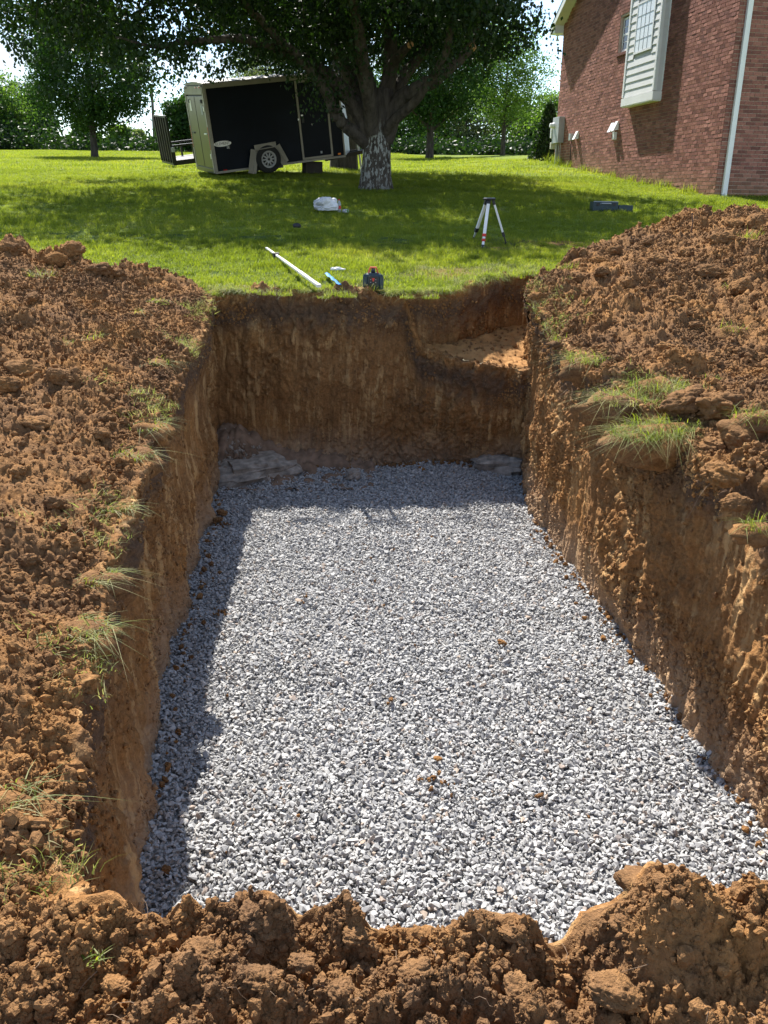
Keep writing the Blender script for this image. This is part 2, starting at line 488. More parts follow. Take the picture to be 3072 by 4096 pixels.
def H(x, y, fine=True):
    z = H_base(x, y)
    s = 1 - lawn_mask(x, y)
    k = .55 + .35 * (y < 1.75) + .9 * np.clip(.5 + .9 * vnoise(x * 1.1, y * 1.1, seed=5), 0, 1)       # trampled against loose ground
    w = fbm(x * 3, y * 3, octs=2, seed=90) * .25
    xx, yy = x + w * .2, y - w * .2
    b = .070 * np.abs(vnoise(xx * 2.6, yy * 2.6, seed=11)) + .060 * np.abs(vnoise(*rot2(xx * 6.5, yy * 6.5, .6), seed=12))
    b = b + .040 * np.abs(vnoise(*rot2(xx * 14, yy * 14, 1.1), seed=13))
    if fine:
        b = b + .026 * np.abs(vnoise(*rot2(xx * 29, yy * 29, .3), seed=14)) + .015 * np.abs(vnoise(*rot2(x * 61, y * 61, .9), seed=15))
        fineb = .006 * np.abs(vnoise(*rot2(x * 130, y * 130, 1.4), seed=16)) + .004 * vnoise(x * 90, y * 90, seed=18) + .014 * np.abs(vnoise(*rot2(x * 37, y * 37, .5), seed=19)) + .010 * np.abs(vnoise(*rot2(x * 71, y * 71, .1), seed=20)) - .008
    else:
        b = b + .014
    z = z + (b * k - .045 + (fineb if fine else .006)) * s
    z = z + .018 * fbm(x * 5, y * 5, octs=2, seed=44) * (1 - s)
    return z

FLOOR = -.94
NEARX = .62; NEARX0 = 1.0; YN0, YN1 = 1.62, 12.6
def near_half(y): return NEARX * (y * .94 + .5) + NEARX0

def grid_faces(nr, nc):
    i = np.arange(nr - 1)[:, None] * nc + np.arange(nc - 1)[None]
    i = i.ravel()
    return np.stack([i, i + 1, i + nc + 1, i + nc], 1)
def compact(V, F):
    used = np.zeros(len(V), bool); used[F.ravel()] = True
    idx = np.cumsum(used) - 1
    return V[used], idx[F], used
def set_attr(o, name, vals):
    a = o.data.attributes.new(name, 'FLOAT', 'POINT')
    a.data.foreach_set('value', np.asarray(vals, dtype=np.float32))

def ground_patch(name, X, Y, kind='structure', skirt=False):
    nr, nc = X.shape
    x, y = X.ravel(), Y.ravel()
    ins = inside(x, y, LIP)
    d = dist_lip(x, y)
    cut = ins & (d > .012)
    z = np.zeros_like(x)
    k = ~cut
    z[k] = H(x[k], y[k])
    if skirt:
        R = np.zeros((nr, nc)); R[-1] = .06; R[:, 0] = .06; R[:, -1] = .06
        z = z - R.ravel()
    F = grid_faces(nr, nc)
    F = F[~cut[F].any(1)]
    V, F, used = compact(np.stack([x, y, z], 1), F)
    o = mk(name, V, F, M_GROUND, smooth=True)
    set_attr(o, 'lawn', lawn_mask(V[:, 0], V[:, 1]) * (1 - .85 * worn_at(V[:, 0], V[:, 1])))
    tag(o, kind=kind)
    return o

# near ground, rows get wider apart with distance
nr, nc = 760, 900
dd = np.exp(np.linspace(math.log(YN0 * .94 + .3), math.log(YN1 * .94 + .3), nr))
yr = (dd - .3) / .94; yr[0] = YN0; yr[-1] = YN1
T = np.linspace(-1, 1, nc)
Yg = np.repeat(yr[:, None], nc, 1)
Xg = T[None] * near_half(yr)[:, None]
spoil = ground_patch('spoil_ground', Xg, Yg, skirt=True)
hx0 = near_half(YN0)
def axis(a, b, step): return np.linspace(a, b, int(round((b - a) / step)) + 1)
xa = np.concatenate([axis(-hx0, -1.25, .02)[:-1], axis(-1.25, 1.25, .0036), axis(1.25, hx0, .02)[1:]])
ya = np.concatenate([axis(-.6, 1.0, .03)[:-1], axis(1.0, YN0, .0036)])
XX, YY = np.meshgrid(xa, ya)
front = ground_patch('front_bank_ground', XX, YY)

# far lawn sheet, open where the near ground lies
fy = np.concatenate([np.linspace(-40, -.6, 24)[:-1], np.linspace(-.6, YN0, 8)[:-1], np.linspace(YN0, 12.5, 44)[:-1], np.linspace(12.5, 40, 110)[:-1], np.linspace(40, 90, 60)[:-1], np.linspace(90, 320, 24)])
sx = np.concatenate([-np.geomspace(9, 200, 24)[::-1], np.linspace(-8.9, 8.9, 90), np.geomspace(9, 200, 24)])
XX, YY = np.meshgrid(sx, fy)
x, y = XX.ravel(), YY.ravel()
z = G(x, y)
F = grid_faces(len(fy), len(sx))
fan = [(-hx0 + .05, -.5), (hx0 - .05, -.5), (hx0 - .05, YN0), (near_half(YN1) - .15, YN1 - .12), (-near_half(YN1) + .15, YN1 - .12), (-hx0 + .05, YN0)]
isin = inside(x, y, fan)
F = F[~isin[F].all(1)]
# vertices that fall inside the near ground are drawn out to its rim
for q in np.unique(F[isin[F].any(1)].ravel()):
    if isin[q]:
        if y[q] > YN1 - 1.0: y[q] = YN1 - .1
        elif y[q] < 0: y[q] = -.52
        else: x[q] = math.copysign((near_half(max(y[q], YN0)) - .12), x[q])
z = G(x, y) - .012
V, F, _ = compact(np.stack([x, y, z], 1), F)
m, nt, p = newmat('lawn_soil')
g = N(nt, 'ShaderNodeNewGeometry')
n1 = noise(nt, g.outputs['Position'], .25, 4); n2 = noise(nt, g.outputs['Position'], 9, 5, .7)
c1 = ramp(nt, n1.outputs['Fac'], [(.35, (.12, .165, .024)), (.65, (.175, .22, .036))])
c2 = ramp(nt, n2.outputs['Fac'], [(.3, (.55, .55, .5)), (.7, (1.35, 1.35, 1.3))])
mm = mixrgb(nt, 1, c1.outputs[0], c2.outputs[0], 'MULTIPLY')
nt.links.new(mm.outputs[0], p.inputs['Base Color']); p.inputs['Roughness'].default_value = 1; p.inputs['Specular IOR Level'].default_value = .1
bump(nt, p, n2.outputs['Fac'], .8, .03)
lawn = tag(mk('lawn_ground', V, F, m, smooth=True), kind='structure')

# ------------------------------------------------------------------ cut walls
def wall_strip(name, top, bot, ztop_fn, zbot, step, saw=None, rough=1.0, curl=.09, seed=0, lip_fn=None):
    """cut face: from the foot up to the lip, then rolled over the lip and under the turf. The outward side lies to the right of travel"""
    P, t = resample(np.concatenate([np.asarray(top), np.asarray(bot)], 1), step)
    T_, B_ = P[:, :2], P[:, 2:]
    n = len(t)
    tan = np.gradient(T_, axis=0)
    k = max(3, int(.22 / step)); ker = np.ones(k) / k
    tp = np.stack([np.convolve(np.pad(tan[:, i], k // 2, mode='edge'), ker, 'same')[k // 2:k // 2 + n] for i in range(2)], 1)
    tp /= np.linalg.norm(tp, axis=1)[:, None]
    out = np.stack([-tp[:, 1], tp[:, 0]], 1)          # left of travel = away from the pit for a clockwise run
    zt = ztop_fn(T_[:, 0], T_[:, 1])
    Hh = float(np.max(zt) - zbot)
    nw = int(Hh / step) + 1; ncu = 14
    w = np.linspace(0, 1, nw)
    X = B_[None, :, 0] * (1 - w[:, None]) + T_[None, :, 0] * w[:, None]
    Y = B_[None, :, 1] * (1 - w[:, None]) + T_[None, :, 1] * w[:, None]
    Z = zbot + (zt - zbot)[None] * w[:, None]
    # shape of the face
    s = np.repeat(t[None], nw, 0)
    d = .018 * vnoise(s * 9 + 30 * seed, Z * .8, seed=31 + seed) + .012 * vnoise(s * 23, Z * 1.7 + seed, seed=32 + seed) + .006 * vnoise(s * 60, Z * 4, seed=36 + seed)
    lump = .036 * np.abs(vnoise(s * 3.3, Z * 3.0, seed=33 + seed)) + .034 * np.abs(vnoise(*rot2(s * 8, Z * 7, .5), seed=34 + seed)) + .030 * np.abs(vnoise(*rot2(s * 18, Z * 15, 1.), seed=35 + seed)) \
        + .022 * np.abs(vnoise(*rot2(s * 38, Z * 32, .2), seed=37 + seed)) + .012 * np.abs(vnoise(*rot2(s * 85, Z * 75, .8), seed=38 + seed))
    mk_ = np.clip(.7 + .9 * vnoise(s * 1.5, Z * 1.9, seed=39 + seed), .3, 1.25)
    topb = sstep(.55, .1, zt[None] - Z)
    d = d - lump * np.maximum(mk_, topb) * rough + .03 * rough
    if saw is not None: d = d + saw(s, Z)
    d = d - .05 * topb * (.5 + .5 * vnoise(s * 2.2, Z * 0, seed=41 + seed))
    X = X + out[None, :, 0] * d; Y = Y + out[None, :, 1] * d
    # roll over the lip
    a = np.linspace(0, 1, ncu + 1)[1:]
    last = d[-1]
    cu = curl * (.75 + .5 * vnoise(t * 2.7, t * 0, seed=51 + seed) + .3 * vnoise(t * 9, t * 0, seed=52 + seed))
    CX = T_[None, :, 0] + out[None, :, 0] * (last[None] + (cu - last)[None] * a[:, None])
    CY = T_[None, :, 1] + out[None, :, 1] * (last[None] + (cu - last)[None] * a[:, None])
    hh = (lip_fn or H)(CX.ravel(), CY.ravel()).reshape(CX.shape)
    CZ = Z[-1][None] * (1 - sstep(0, .45, a))[:, None] + hh * sstep(0, .45, a)[:, None] + (.012 * np.sin(a * math.pi) - .05 * a ** 2)[:, None]
    X = np.concatenate([X, CX]); Y = np.concatenate([Y, CY]); Z = np.concatenate([Z, CZ])
    V = np.stack([X.ravel(), Y.ravel(), Z.ravel()], 1)
    F = grid_faces(nw + ncu, n)[:, ::-1]
    fm = np.zeros((nw + ncu - 1, n - 1), np.int32); fm[nw + 1:] = 1          # rolled lip is loose soil
    o = mk(name, V, F, None, smooth=True, fmat=fm.ravel(), mats=[M_WALL, M_DIRT])
    set_attr(o, 'dep', (zt[None] - Z).ravel())
    return tag(o, kind='structure')
Hl = lambda x, y: H(np.asarray(x), np.asarray(y), fine=False)
LEFT_B = [(-.72, 1.42), (-.80, 2.2), (-.86, 2.5), (-.93, 2.86), (-1.03, 3.47), (-1.13, 4.08), (-1.20, 4.6), (-1.29, 5.59), (-1.41, 6.68), (-1.5, 7.4), (-1.66, 8.35)]
def match(bot, top):
    """points of the foot line at the same fractions as the lip line"""
    T_ = np.array(top); B_ = np.array(bot)
    l1 = np.concatenate([[0], np.cumsum(np.hypot(*np.diff(T_, axis=0).T))]); l2 = np.concatenate([[0], np.cumsum(np.hypot(*np.diff(B_, axis=0).T))])
    return np.stack([np.interp(l1 / l1[-1], l2 / l2[-1], B_[:, i]) for i in range(2)], 1)
def saw_left(s, Z):
    e = np.zeros_like(s)
    for a, dpt, wd in ((.75, .06, .3), (1.1, .09, .6), (1.75, .11, .7), (2.45, .16, .8), (3.05, .12, .6), (3.7, .14, .8), (4.5, .11, .8), (5.4, .12, .8), (6.2, .10, .7)):
        aa = a + .05 * vnoise(Z * 1.5, s * 0 + a * 7, seed=77)
        r = s - aa
        e = e + np.where((r > 0) & (r < wd), dpt * (1 - r / wd), 0) * sstep(.35, -.15, Z + .25 * vnoise(s * 0 + a * 3, Z * .2, seed=78))
    return e
LX = LEFT + [(-1.69, 8.62)]
LEFT_B2 = LEFT_B + [(-1.70, 8.6)]
wall_left = wall_strip('pit_wall_left', LX, match(LEFT_B2, LX), Hl, FLOOR - .08, .011, saw_left, rough=.75, seed=1)
LEDGE_Z = .20
# back wall: full height on the left, stopping at the ledge on the right
backline = np.array([(-1.85, 8.40)] + BACK + [(.45, 8.45), (.75, 8.22), (1.05, 8.08), (1.34, 8.02), (1.55, 8.0)])
def back_top(x, y):
    x = np.asarray(x); y = np.asarray(y)
    k = sstep(.12, .38, x)
    hb = Hl(x, y) - .02
    return hb * (1 - k) + (ledge_h(x, y)) * k
def ledge_h(x, y):
    x = np.asarray(x); y = np.asarray(y)
    return LEDGE_Z + .10 * (y - 8.6) - .05 * sstep(8.5, 8.0, y) + .03 * np.abs(vnoise(x * 5, y * 5, seed=61)) + .02 * np.abs(vnoise(x * 12, y * 12, seed=62)) + .012 * np.abs(vnoise(x * 30, y * 30, seed=63)) + .007 * np.abs(vnoise(x * 62, y * 62, seed=64))
BACK_B = [(-1.85, 8.4), (-1.66, 8.4), (-.8, 8.36), (0, 8.42), (.7, 8.4), (1.36, 8.26), (1.55, 8.22)]
wall_back = wall_strip('pit_wall_back', backline, match(BACK_B, backline), back_top, FLOOR - .08, .0125, None, rough=1.3, curl=.09, seed=2, lip_fn=back_top)
RIGHT_B = [(1.37, 8.26), (1.32, 7.6), (1.30, 7.15), (1.31, 6.1), (1.44, 5.18), (1.51, 4.46), (1.57, 3.73), (1.62, 3.2), (1.70, 2.4), (1.72, 1.42)]
wall_right = wall_strip('pit_wall_right', [(1.33, 8.4)] + RIGHT, match([(1.39, 8.45)] + RIGHT_B, [(1.33, 8.4)] + RIGHT), Hl, FLOOR - .08, .0095, None, rough=1.0, seed=3)
wall_notch = wall_strip('trench_wall', [(-.12, 8.62)] + NOTCH, np.array([(-.12, 8.6)] + NOTCH) + np.array([0, -.02]), Hl, LEDGE_Z - .12, .013, None, rough=.8, curl=.08, seed=4)
wall_front = wall_strip('pit_wall_front', FRONT, np.array(FRONT) + np.array([0, -.03]), Hl, FLOOR - .08, .012, None, rough=.2, curl=.06, seed=5)
XX, YY = np.meshgrid(axis(.05, 2.3, .012), axis(7.95, 9.75, .012))
x, y = XX.ravel(), YY.ravel()
lz = ledge_h(x, y)
poly = [(.15, 8.75), (.3, 8.5)] + [tuple(q) for q in (backline[6:] + np.array([0, .008]))] + [(1.5, 8.0), (2.3, 9.2), (2.3, 9.75), (.9, 9.75)]
keep = inside(x, y, poly)
F = grid_faces(*XX.shape); F = F[keep[F].all(1)]
V, F, _ = compact(np.stack([x, y, lz], 1), F)
M_SUNLIT = plain('sunlit_clay', (.34, .18, .072), 1, 0, .3, 7, .8, .1)  # sunlight on the ledge painted in as a lighter, more orange clay
tag(mk('trench_ledge', V, F, M_SUNLIT, smooth=True), kind='structure')
# pit floor under the gravel
def floor_h(x, y):
    return FLOOR + .018 * fbm(x * 1.3, y * 1.3, octs=3, seed=70) + .05 * np.exp(-((x - .7) / .5) ** 2 - ((y - 8.3) / .3) ** 2)
XX, YY = np.meshgrid(axis(-1.9, 1.95, .05), axis(1.3, 8.7, .05))
V = np.stack([XX.ravel(), YY.ravel(), floor_h(XX.ravel(), YY.ravel()) - .012], 1)
M_FLOOR = plain('gravel_dust', (.20, .195, .19), .95, 0, .3, 40, .6)
tag(mk('pit_floor', V, grid_faces(*XX.shape), M_FLOOR), kind='structure')
# ------------------------------------------------------------------ scatter by geometry nodes
def scatter(name, P, R, S, protos, label=None, kind='stuff'):
    """one object of points that carries instances of the prototype meshes"""
    me = bpy.data.meshes.new(name)
    n = len(P)
    me.vertices.add(n); me.vertices.foreach_set('co', np.asarray(P, np.float32).ravel())
    a = me.attributes.new('rot', 'FLOAT_VECTOR', 'POINT'); a.data.foreach_set('vector', np.asarray(R, np.float32).ravel())
    a = me.attributes.new('scl', 'FLOAT_VECTOR', 'POINT'); a.data.foreach_set('vector', np.asarray(S, np.float32).ravel())
    a = me.attributes.new('idx', 'INT', 'POINT'); a.data.foreach_set('value', rng.integers(0, len(protos), n).astype(np.int32))
    o = obj(name, me)
    ng = bpy.data.node_groups.new(name + '_scatter', 'GeometryNodeTree')
    ng.interface.new_socket('Geometry', in_out='INPUT', socket_type='NodeSocketGeometry')
    ng.interface.new_socket('Geometry', in_out='OUTPUT', socket_type='NodeSocketGeometry')
    gi = ng.nodes.new('NodeGroupInput'); go = ng.nodes.new('NodeGroupOutput')
    col = bpy.data.collections.new(name + '_pieces')
    for q in protos: col.objects.link(q)
    ci = ng.nodes.new('GeometryNodeCollectionInfo')
    ci.inputs['Collection'].default_value = col
    ci.inputs['Separate Children'].default_value = True
    ci.inputs['Reset Children'].default_value = True
    ip = ng.nodes.new('GeometryNodeInstanceOnPoints')
    ip.inputs['Pick Instance'].default_value = True
    def attr(nm, dt):
        q = ng.nodes.new('GeometryNodeInputNamedAttribute'); q.data_type = dt; q.inputs['Name'].default_value = nm; return q.outputs['Attribute']
    L = ng.links.new
    L(gi.outputs[0], ip.inputs['Points']); L(ci.outputs[0], ip.inputs['Instance'])
    L(attr('idx', 'INT'), ip.inputs['Instance Index'])
    e2r = ng.nodes.new('FunctionNodeEulerToRotation'); L(attr('rot', 'FLOAT_VECTOR'), e2r.inputs[0]); L(e2r.outputs[0], ip.inputs['Rotation'])
    L(attr('scl', 'FLOAT_VECTOR'), ip.inputs['Scale'])
    L(ip.outputs[0], go.inputs[0])
    md = o.modifiers.new('scatter', 'NODES'); md.node_group = ng
    return tag(o, label, None, None, kind)
def proto(name, V, F, mat, smooth=False):
    me = bpy.data.meshes.new(name); me.from_pydata([tuple(v) for v in V], [], [tuple(f) for f in F])
    me.materials.append(mat)
    if smooth: me.polygons.foreach_set('use_smooth', np.ones(len(me.polygons), bool))
    me.update()
    return bpy.data.objects.new(name, me)
def ico(sub):
    bm = bmesh.new(); bmesh.ops.create_icosphere(bm, subdivisions=sub, radius=1)
    bm.verts.index_update()
    V = np.array([v.co[:] for v in bm.verts]); F = [[v.index for v in f.verts] for f in bm.faces]; bm.free()
    return V, F
def stone_shape(seed, angular=True):
    r = np.random.default_rng(seed)
    bm = bmesh.new()
    n = 11
    q = r.normal(size=(n, 3)); q /= np.linalg.norm(q, axis=1)[:, None]
    q *= r.uniform(.8, 1.1, (n, 1)); q *= np.array([1.15, .85, .62])
    for v in q: bm.verts.new(v)
    bmesh.ops.convex_hull(bm, input=bm.verts[:])
    lo = [v for v in bm.verts if not v.link_faces]
    bmesh.ops.delete(bm, geom=lo, context='VERTS')
    bm.verts.index_update()
    V = np.array([v.co[:] for v in bm.verts]); F = [[v.index for v in f.verts] for f in bm.faces]; bm.free()
    return V, F
def clod_shape(seed, sub=2, amp=.35, fr=1.7):
    V, F = ico(sub)
    rr = np.random.default_rng(seed)
    n = 0
    for f_, a_ in ((1, 1), (2.3, .6), (4.9, .42), (10, .28), (19, .16))[:sub]:
        q, _ = np.linalg.qr(rr.normal(size=(3, 3)))
        W = V @ q * (fr * f_) + rr.uniform(0, 50, 3)
        n = n + (np.abs(vnoise(W[:, 0], W[:, 1], W[:, 2], seed=seed + int(f_))) * .8 + .2 * vnoise(W[:, 1], W[:, 2], W[:, 0], seed=seed + 40)) * amp * a_
    return V * (.72 + n)[:, None] * np.array([1.12, .98, .82]), F

# gravel
m, nt, p = newmat('crushed_limestone')
oi = N(nt, 'ShaderNodeObjectInfo')
r_ = ramp(nt, oi.outputs['Random'], [(0, (.28, .28, .283)), (.35, (.365, .364, .362)), (.7, (.43, .427, .417)), (.93, (.52, .51, .495)), (.97, (.30, .25, .22)), (1, (.42, .34, .27))])
tcn = N(nt, 'ShaderNodeTexCoord')
n1 = noise(nt, tcn.outputs['Object'], 2.2, 5, .65)
c2 = ramp(nt, n1.outputs['Fac'], [(.3, (.72, .73, .76)), (.7, (1.15, 1.14, 1.12))])
mm = mixrgb(nt, 1, r_.outputs[0], c2.outputs[0], 'MULTIPLY')
nt.links.new(mm.outputs[0], p.inputs['Base Color']); p.inputs['Roughness'].default_value = .9; p.inputs['Specular IOR Level'].default_value = .2
M_GRAVEL = m
gp = [proto('stone', *stone_shape(100 + i), M_GRAVEL) for i in range(14)]
FLOORP = [(a - .16, b) for a, b in LEFT_B] + [(-1.0, 8.4), (0, 8.45), (.7, 8.45)] + [(a + .12, b) for a, b in RIGHT_B]
pts = []
st = .0182
gx, gy = np.meshgrid(np.arange(-1.9, 1.9, st), np.arange(1.35, 8.55, st))
for lay, (frac, dz) in enumerate(((1.0, -.004), (.62, .008))):
    x = gx.ravel() + rng.uniform(-.5, .5, gx.size) * st * 1.4; y = gy.ravel() + rng.uniform(-.5, .5, gx.size) * st * 1.4
    k = inside(x, y, FLOORP) & (rng.random(x.size) < frac * (1 if lay == 0 else np.clip(.9 + .8 * vnoise(x * 3, y * 3, seed=71), .25, 1.3)))
    x, y = x[k], y[k]
    z = floor_h(x, y) + dz + .006 * vnoise(x * 7, y * 7, seed=72) + rng.uniform(-.003, .004, x.size)
    pts.append(np.stack([x, y, z], 1))
P = np.concatenate(pts); n = len(P)
s = rng.lognormal(math.log(.0115), .30, n).clip(.005, .024)
scatter('gravel', P, np.stack([rng.normal(0, .55, n), rng.normal(0, .55, n), rng.uniform(0, 6.28, n)], 1), s[:, None] * rng.uniform(.85, 1.15, (n, 3)), gp, 'grey crushed limestone gravel covering the pit floor')

# crumbs of soil over the spoil
cp = [proto('crumb', *clod_shape(200 + i, 2, .8, 1.6), M_DIRT, False) for i in range(10)]
def soil_points(n, xr, yr, dens=None):
    x = rng.uniform(*xr, n); y = rng.uniform(*yr, n)
    k = (~inside(x, y, LIP)) & (lawn_mask(x, y) < .35)
    if dens is not None: k &= rng.random(n) < dens(x, y)
    return x[k], y[k]
cl = lambda x, y: np.clip(.65 + .8 * vnoise(x * 2.1, y * 2.1, seed=81), .3, 1)
vis = lambda x, y: (np.abs(x) < .47 * (y * .94 + .5) + .35)
PP = []; SS = []
for cnt, xr, yr, a, b in ((210000, (-5.6, -.5), (1.4, 10.4), .004, .020), (250000, (1.2, 7.0), (1.6, 12), .0045, .022), (95000, (-1.2, 1.3), (1.0, 1.62), .002, .0075), (5000, (-1.2, 1.3), (1.0, 1.62), .007, .018)):
    x, y = soil_points(cnt, xr, yr, lambda x, y: cl(x, y) * vis(x, y))
    s = a * (b / a) ** (rng.random(len(x)) ** 3.2)
    PP.append(np.stack([x, y, H(x, y) + s * .12], 1)); SS.append(s)
for line, cnt, sgn, a, b in ((LEFT, 5200, 1, .003, .018), (RIGHT, 5600, 1, .004, .022), (FRONT, 5200, 1, .002, .011), (NOTCH[4:], 1500, 1, .005, .02)):
    Q, tq = resample(line, .006); tn = np.gradient(Q, axis=0); tn /= np.linalg.norm(tn, axis=1)[:, None]
    i = rng.integers(0, len(Q), cnt); o_ = rng.uniform(-.06, .12, cnt)
    x = Q[i, 0] - tn[i, 1] * o_; y = Q[i, 1] + tn[i, 0] * o_
    s = a * (b / a) ** (rng.random(cnt) ** 2.4)
    PP.append(np.stack([x, y, H(x, y) + .006 - np.maximum(0, -o_) * 1.2], 1)); SS.append(s)
# crumbs on the ledge, the pit foot and fallen on the gravel
x = rng.uniform(.3, 1.7, 350); y = rng.uniform(8.1, 9.4, 350); k = inside(x, y, poly); x, y = x[k], y[k]; s = .004 + .014 * rng.random(len(x)) ** 2
PP.append(np.stack([x, y, ledge_h(x, y) + s * .3], 1)); SS.append(s)
for line, cnt in ((LEFT_B, 160), (RIGHT_B, 260), (BACK_B, 700)):
    Q, t = resample(line, .01); i = rng.integers(0, len(Q), cnt)
    q = Q[i] + (np.array([0, 4.8]) - Q[i]) / np.linalg.norm(np.array([0, 4.8]) - Q[i], axis=1)[:, None] * (rng.exponential(.05, cnt))[:, None]
    s = .004 + .014 * rng.random(cnt) ** 2; PP.append(np.stack([q[:, 0], q[:, 1], floor_h(q[:, 0], q[:, 1]) + .012 + s * .3], 1)); SS.append(s)
x = rng.uniform(-1.1, 1.5, 36); y = rng.uniform(2.6, 7.5, 36); s = rng.uniform(.004, .009, 36)
PP.append(np.stack([x, y, floor_h(x, y) + .022], 1)); SS.append(s)
for cx, cy in ((.25, 3.33), (-1.05, 5.0), (-1.3, 6.6)):
    x = rng.normal(cx, .035, 14); y = rng.normal(cy, .03, 14); s = rng.uniform(.004, .010, 14)
    PP.append(np.stack([x, y, floor_h(x, y) + .024], 1)); SS.append(s)
wp_ = [proto('wall_crumb', *clod_shape(230 + i, 2, .8, 1.6), M_WALL, False) for i in range(6)]
WP = []; WS = []
for wo_, cnt, a, b in ((wall_right, 52000, .003, .015), (wall_left, 16000, .003, .012), (wall_back, 15000, .004, .016), (wall_notch, 5000, .004, .014)):
    co = np.empty(len(wo_.data.vertices) * 3, np.float32); wo_.data.vertices.foreach_get('co', co); co = co.reshape(-1, 3)
    i = rng.integers(0, len(co), cnt); q = co[i] + rng.normal(size=(cnt, 3)) * .003
    k = rng.random(cnt) < np.clip(.55 + 1.3 * vnoise(q[:, 0] * 3 + q[:, 1] * 3, q[:, 2] * 3.2, seed=91), .04, 1)
    q = q[k]; WP.append(q); WS.append(a * (b / a) ** (rng.random(len(q)) ** 2.2))
P = np.concatenate(WP); S = np.concatenate(WS); n = len(P)
scatter('wall_crumbs', P, rng.uniform(0, 6.28, (n, 3)), S[:, None] * rng.uniform(.8, 1.2, (n, 3)), wp_, 'crumbs of clay clinging to the cut pit walls')
P = np.concatenate(PP); S = np.concatenate(SS); n = len(P)
scatter('soil_crumbs', P, rng.uniform(0, 6.28, (n, 3)), S[:, None] * rng.uniform(.8, 1.2, (n, 3)), cp, 'loose crumbs of brown clay soil over the spoil')

# ------------------------------------------------------------------ lawn grass
def surf(x, y):
    x = np.atleast_1d(np.asarray(x, float)); y = np.atleast_1d(np.asarray(y, float))
    near = (y < YN1) & (y > YN0) & (np.abs(x) < near_half(y))
    z = G(x, y)
    if near.any(): z[near] = H(x[near], y[near], fine=False)
    return z
def on_ground(px, py, off=0.0):
    d = ray(px, py); t = np.linspace(.8, 90, 40000)
    z = EYE[2] + t * d[2] - (surf(t * d[0], t * d[1]) + off)
    i = int(np.argmax(z < 0)); q = EYE + t[i] * d
    return float(q[0]), float(q[1]), float(surf(q[0], q[1])[0])

def blades(r, n, rad, hgt, wid, lean=.5, segs=3, bias=(0, 0), droop=.5):
    V = []; F = []
    for _ in range(n):
        a = r.uniform(0, 6.283); q = rad * math.sqrt(r.random())
        bx, by = q * math.cos(a), q * math.sin(a)
        h = hgt * (r.uniform(.3, 1.2) if lean > 1.2 else r.uniform(.55, 1.15)); w = wid * r.uniform(.7, 1.3)
        a2 = r.uniform(0, 6.283); l = lean * r.uniform(.15, 1.2)
        dx, dy = math.cos(a2) * l + bias[0], math.sin(a2) * l + bias[1]
        px, py = -math.sin(a2) * w / 2, math.cos(a2) * w / 2
        b = len(V)
        for k in range(segs + 1):
            t = k / segs
            z = h * (t - droop * l * t * t * .6 - .45 * math.hypot(*bias) * t * t)
            x = bx + dx * h * t * t; y = by + dy * h * t * t; ww = 1 - t * .92
            if k < segs: V += [(x - px * ww, y - py * ww, z), (x + px * ww, y + py * ww, z)]
            else: V.append((x, y, z))
        for k in range(segs - 1): F.append((b + 2 * k, b + 2 * k + 1, b + 2 * k + 3, b + 2 * k + 2))
        k = segs - 1; F.append((b + 2 * k, b + 2 * k + 1, b + 2 * segs))
    return V, F
rp = random.Random(3)
gproto = [proto('grass_clump', *blades(rp, 34, .085, .075, .0055, .7), M_GRASS) for _ in range(7)]
gproto_far = [proto('grass_clump', *blades(rp, 30, .22, .10, .013, .7, 2), M_GRASS) for _ in range(5)]
gproto_dry = [proto('dry_clump', *blades(rp, 26, .09, .06, .004, 1.3), M_GRASSD) for _ in range(4)]
def lawn_points(n, y0, y1, wide):
    u = rng.random(n); y = np.sqrt(y0 ** 2 + u * (y1 ** 2 - y0 ** 2))
    x = rng.uniform(-1, 1, n) * (.5 * y + wide)
    k = (~inside(x, y, LIP)) | (dist_lip(x, y) < .03)
    k &= rng.random(n) < lawn_mask(x, y) ** 1.5
    # house footprint
    lx = (x - 7.15) * -.1478 + (y - 20.5) * .989; ly = (x - 7.15) * -.989 + (y - 20.5) * -.1478
    k &= ~((lx > 0) & (ly < 0.02))
    return x[k], y[k]
x, y = lawn_points(34000, 8.4, 26, 1.5)
x2, y2 = lawn_points(9000, 8.4, 12, .6)
x = np.concatenate([x, x2]); y = np.concatenate([y, y2])
dry = vnoise(x * .9, y * .9, seed=88) + .5 * vnoise(x * 3, y * 3, seed=89) + 1.1 * np.exp(-((y - yb(x)) / .7) ** 2)
worn = worn_at(x, y)
isdry = (dry + 1.6 * worn > 1.05) & (rng.random(len(x)) < .75)
keep = rng.random(len(x)) > worn * .6
for nm, k, pr, lab in (('lawn_grass', keep & ~isdry, gproto, 'mown green lawn grass'), ('dry_lawn_grass', keep & isdry, gproto_dry, 'pale trampled dry grass near the dig')):
    xx, yy = x[k], y[k]; n = len(xx)
    hs = (.75 + .35 * vnoise(xx * 1.7, yy * 1.7, seed=85) + rng.normal(0, .15, n)).clip(.4, 1.7)
    scatter(nm, np.stack([xx, yy, surf(xx, yy) - .004], 1), np.stack([rng.normal(0, .12, n), rng.normal(0, .12, n), rng.uniform(0, 6.28, n)], 1), np.stack([rng.uniform(.85, 1.2, n)] * 2 + [hs], 1), pr, lab)
x, y = lawn_points(42000, 25, 78, 2)
n = len(x)
scatter('far_lawn_grass', np.stack([x, y, surf(x, y) - .01], 1), np.stack([np.zeros(n), np.zeros(n), rng.uniform(0, 6.28, n)], 1), np.stack([rng.uniform(.8, 1.3, n)] * 2 + [rng.uniform(.5, 1.1, n)], 1), gproto_far, 'sunlit lawn grass towards the field edge')

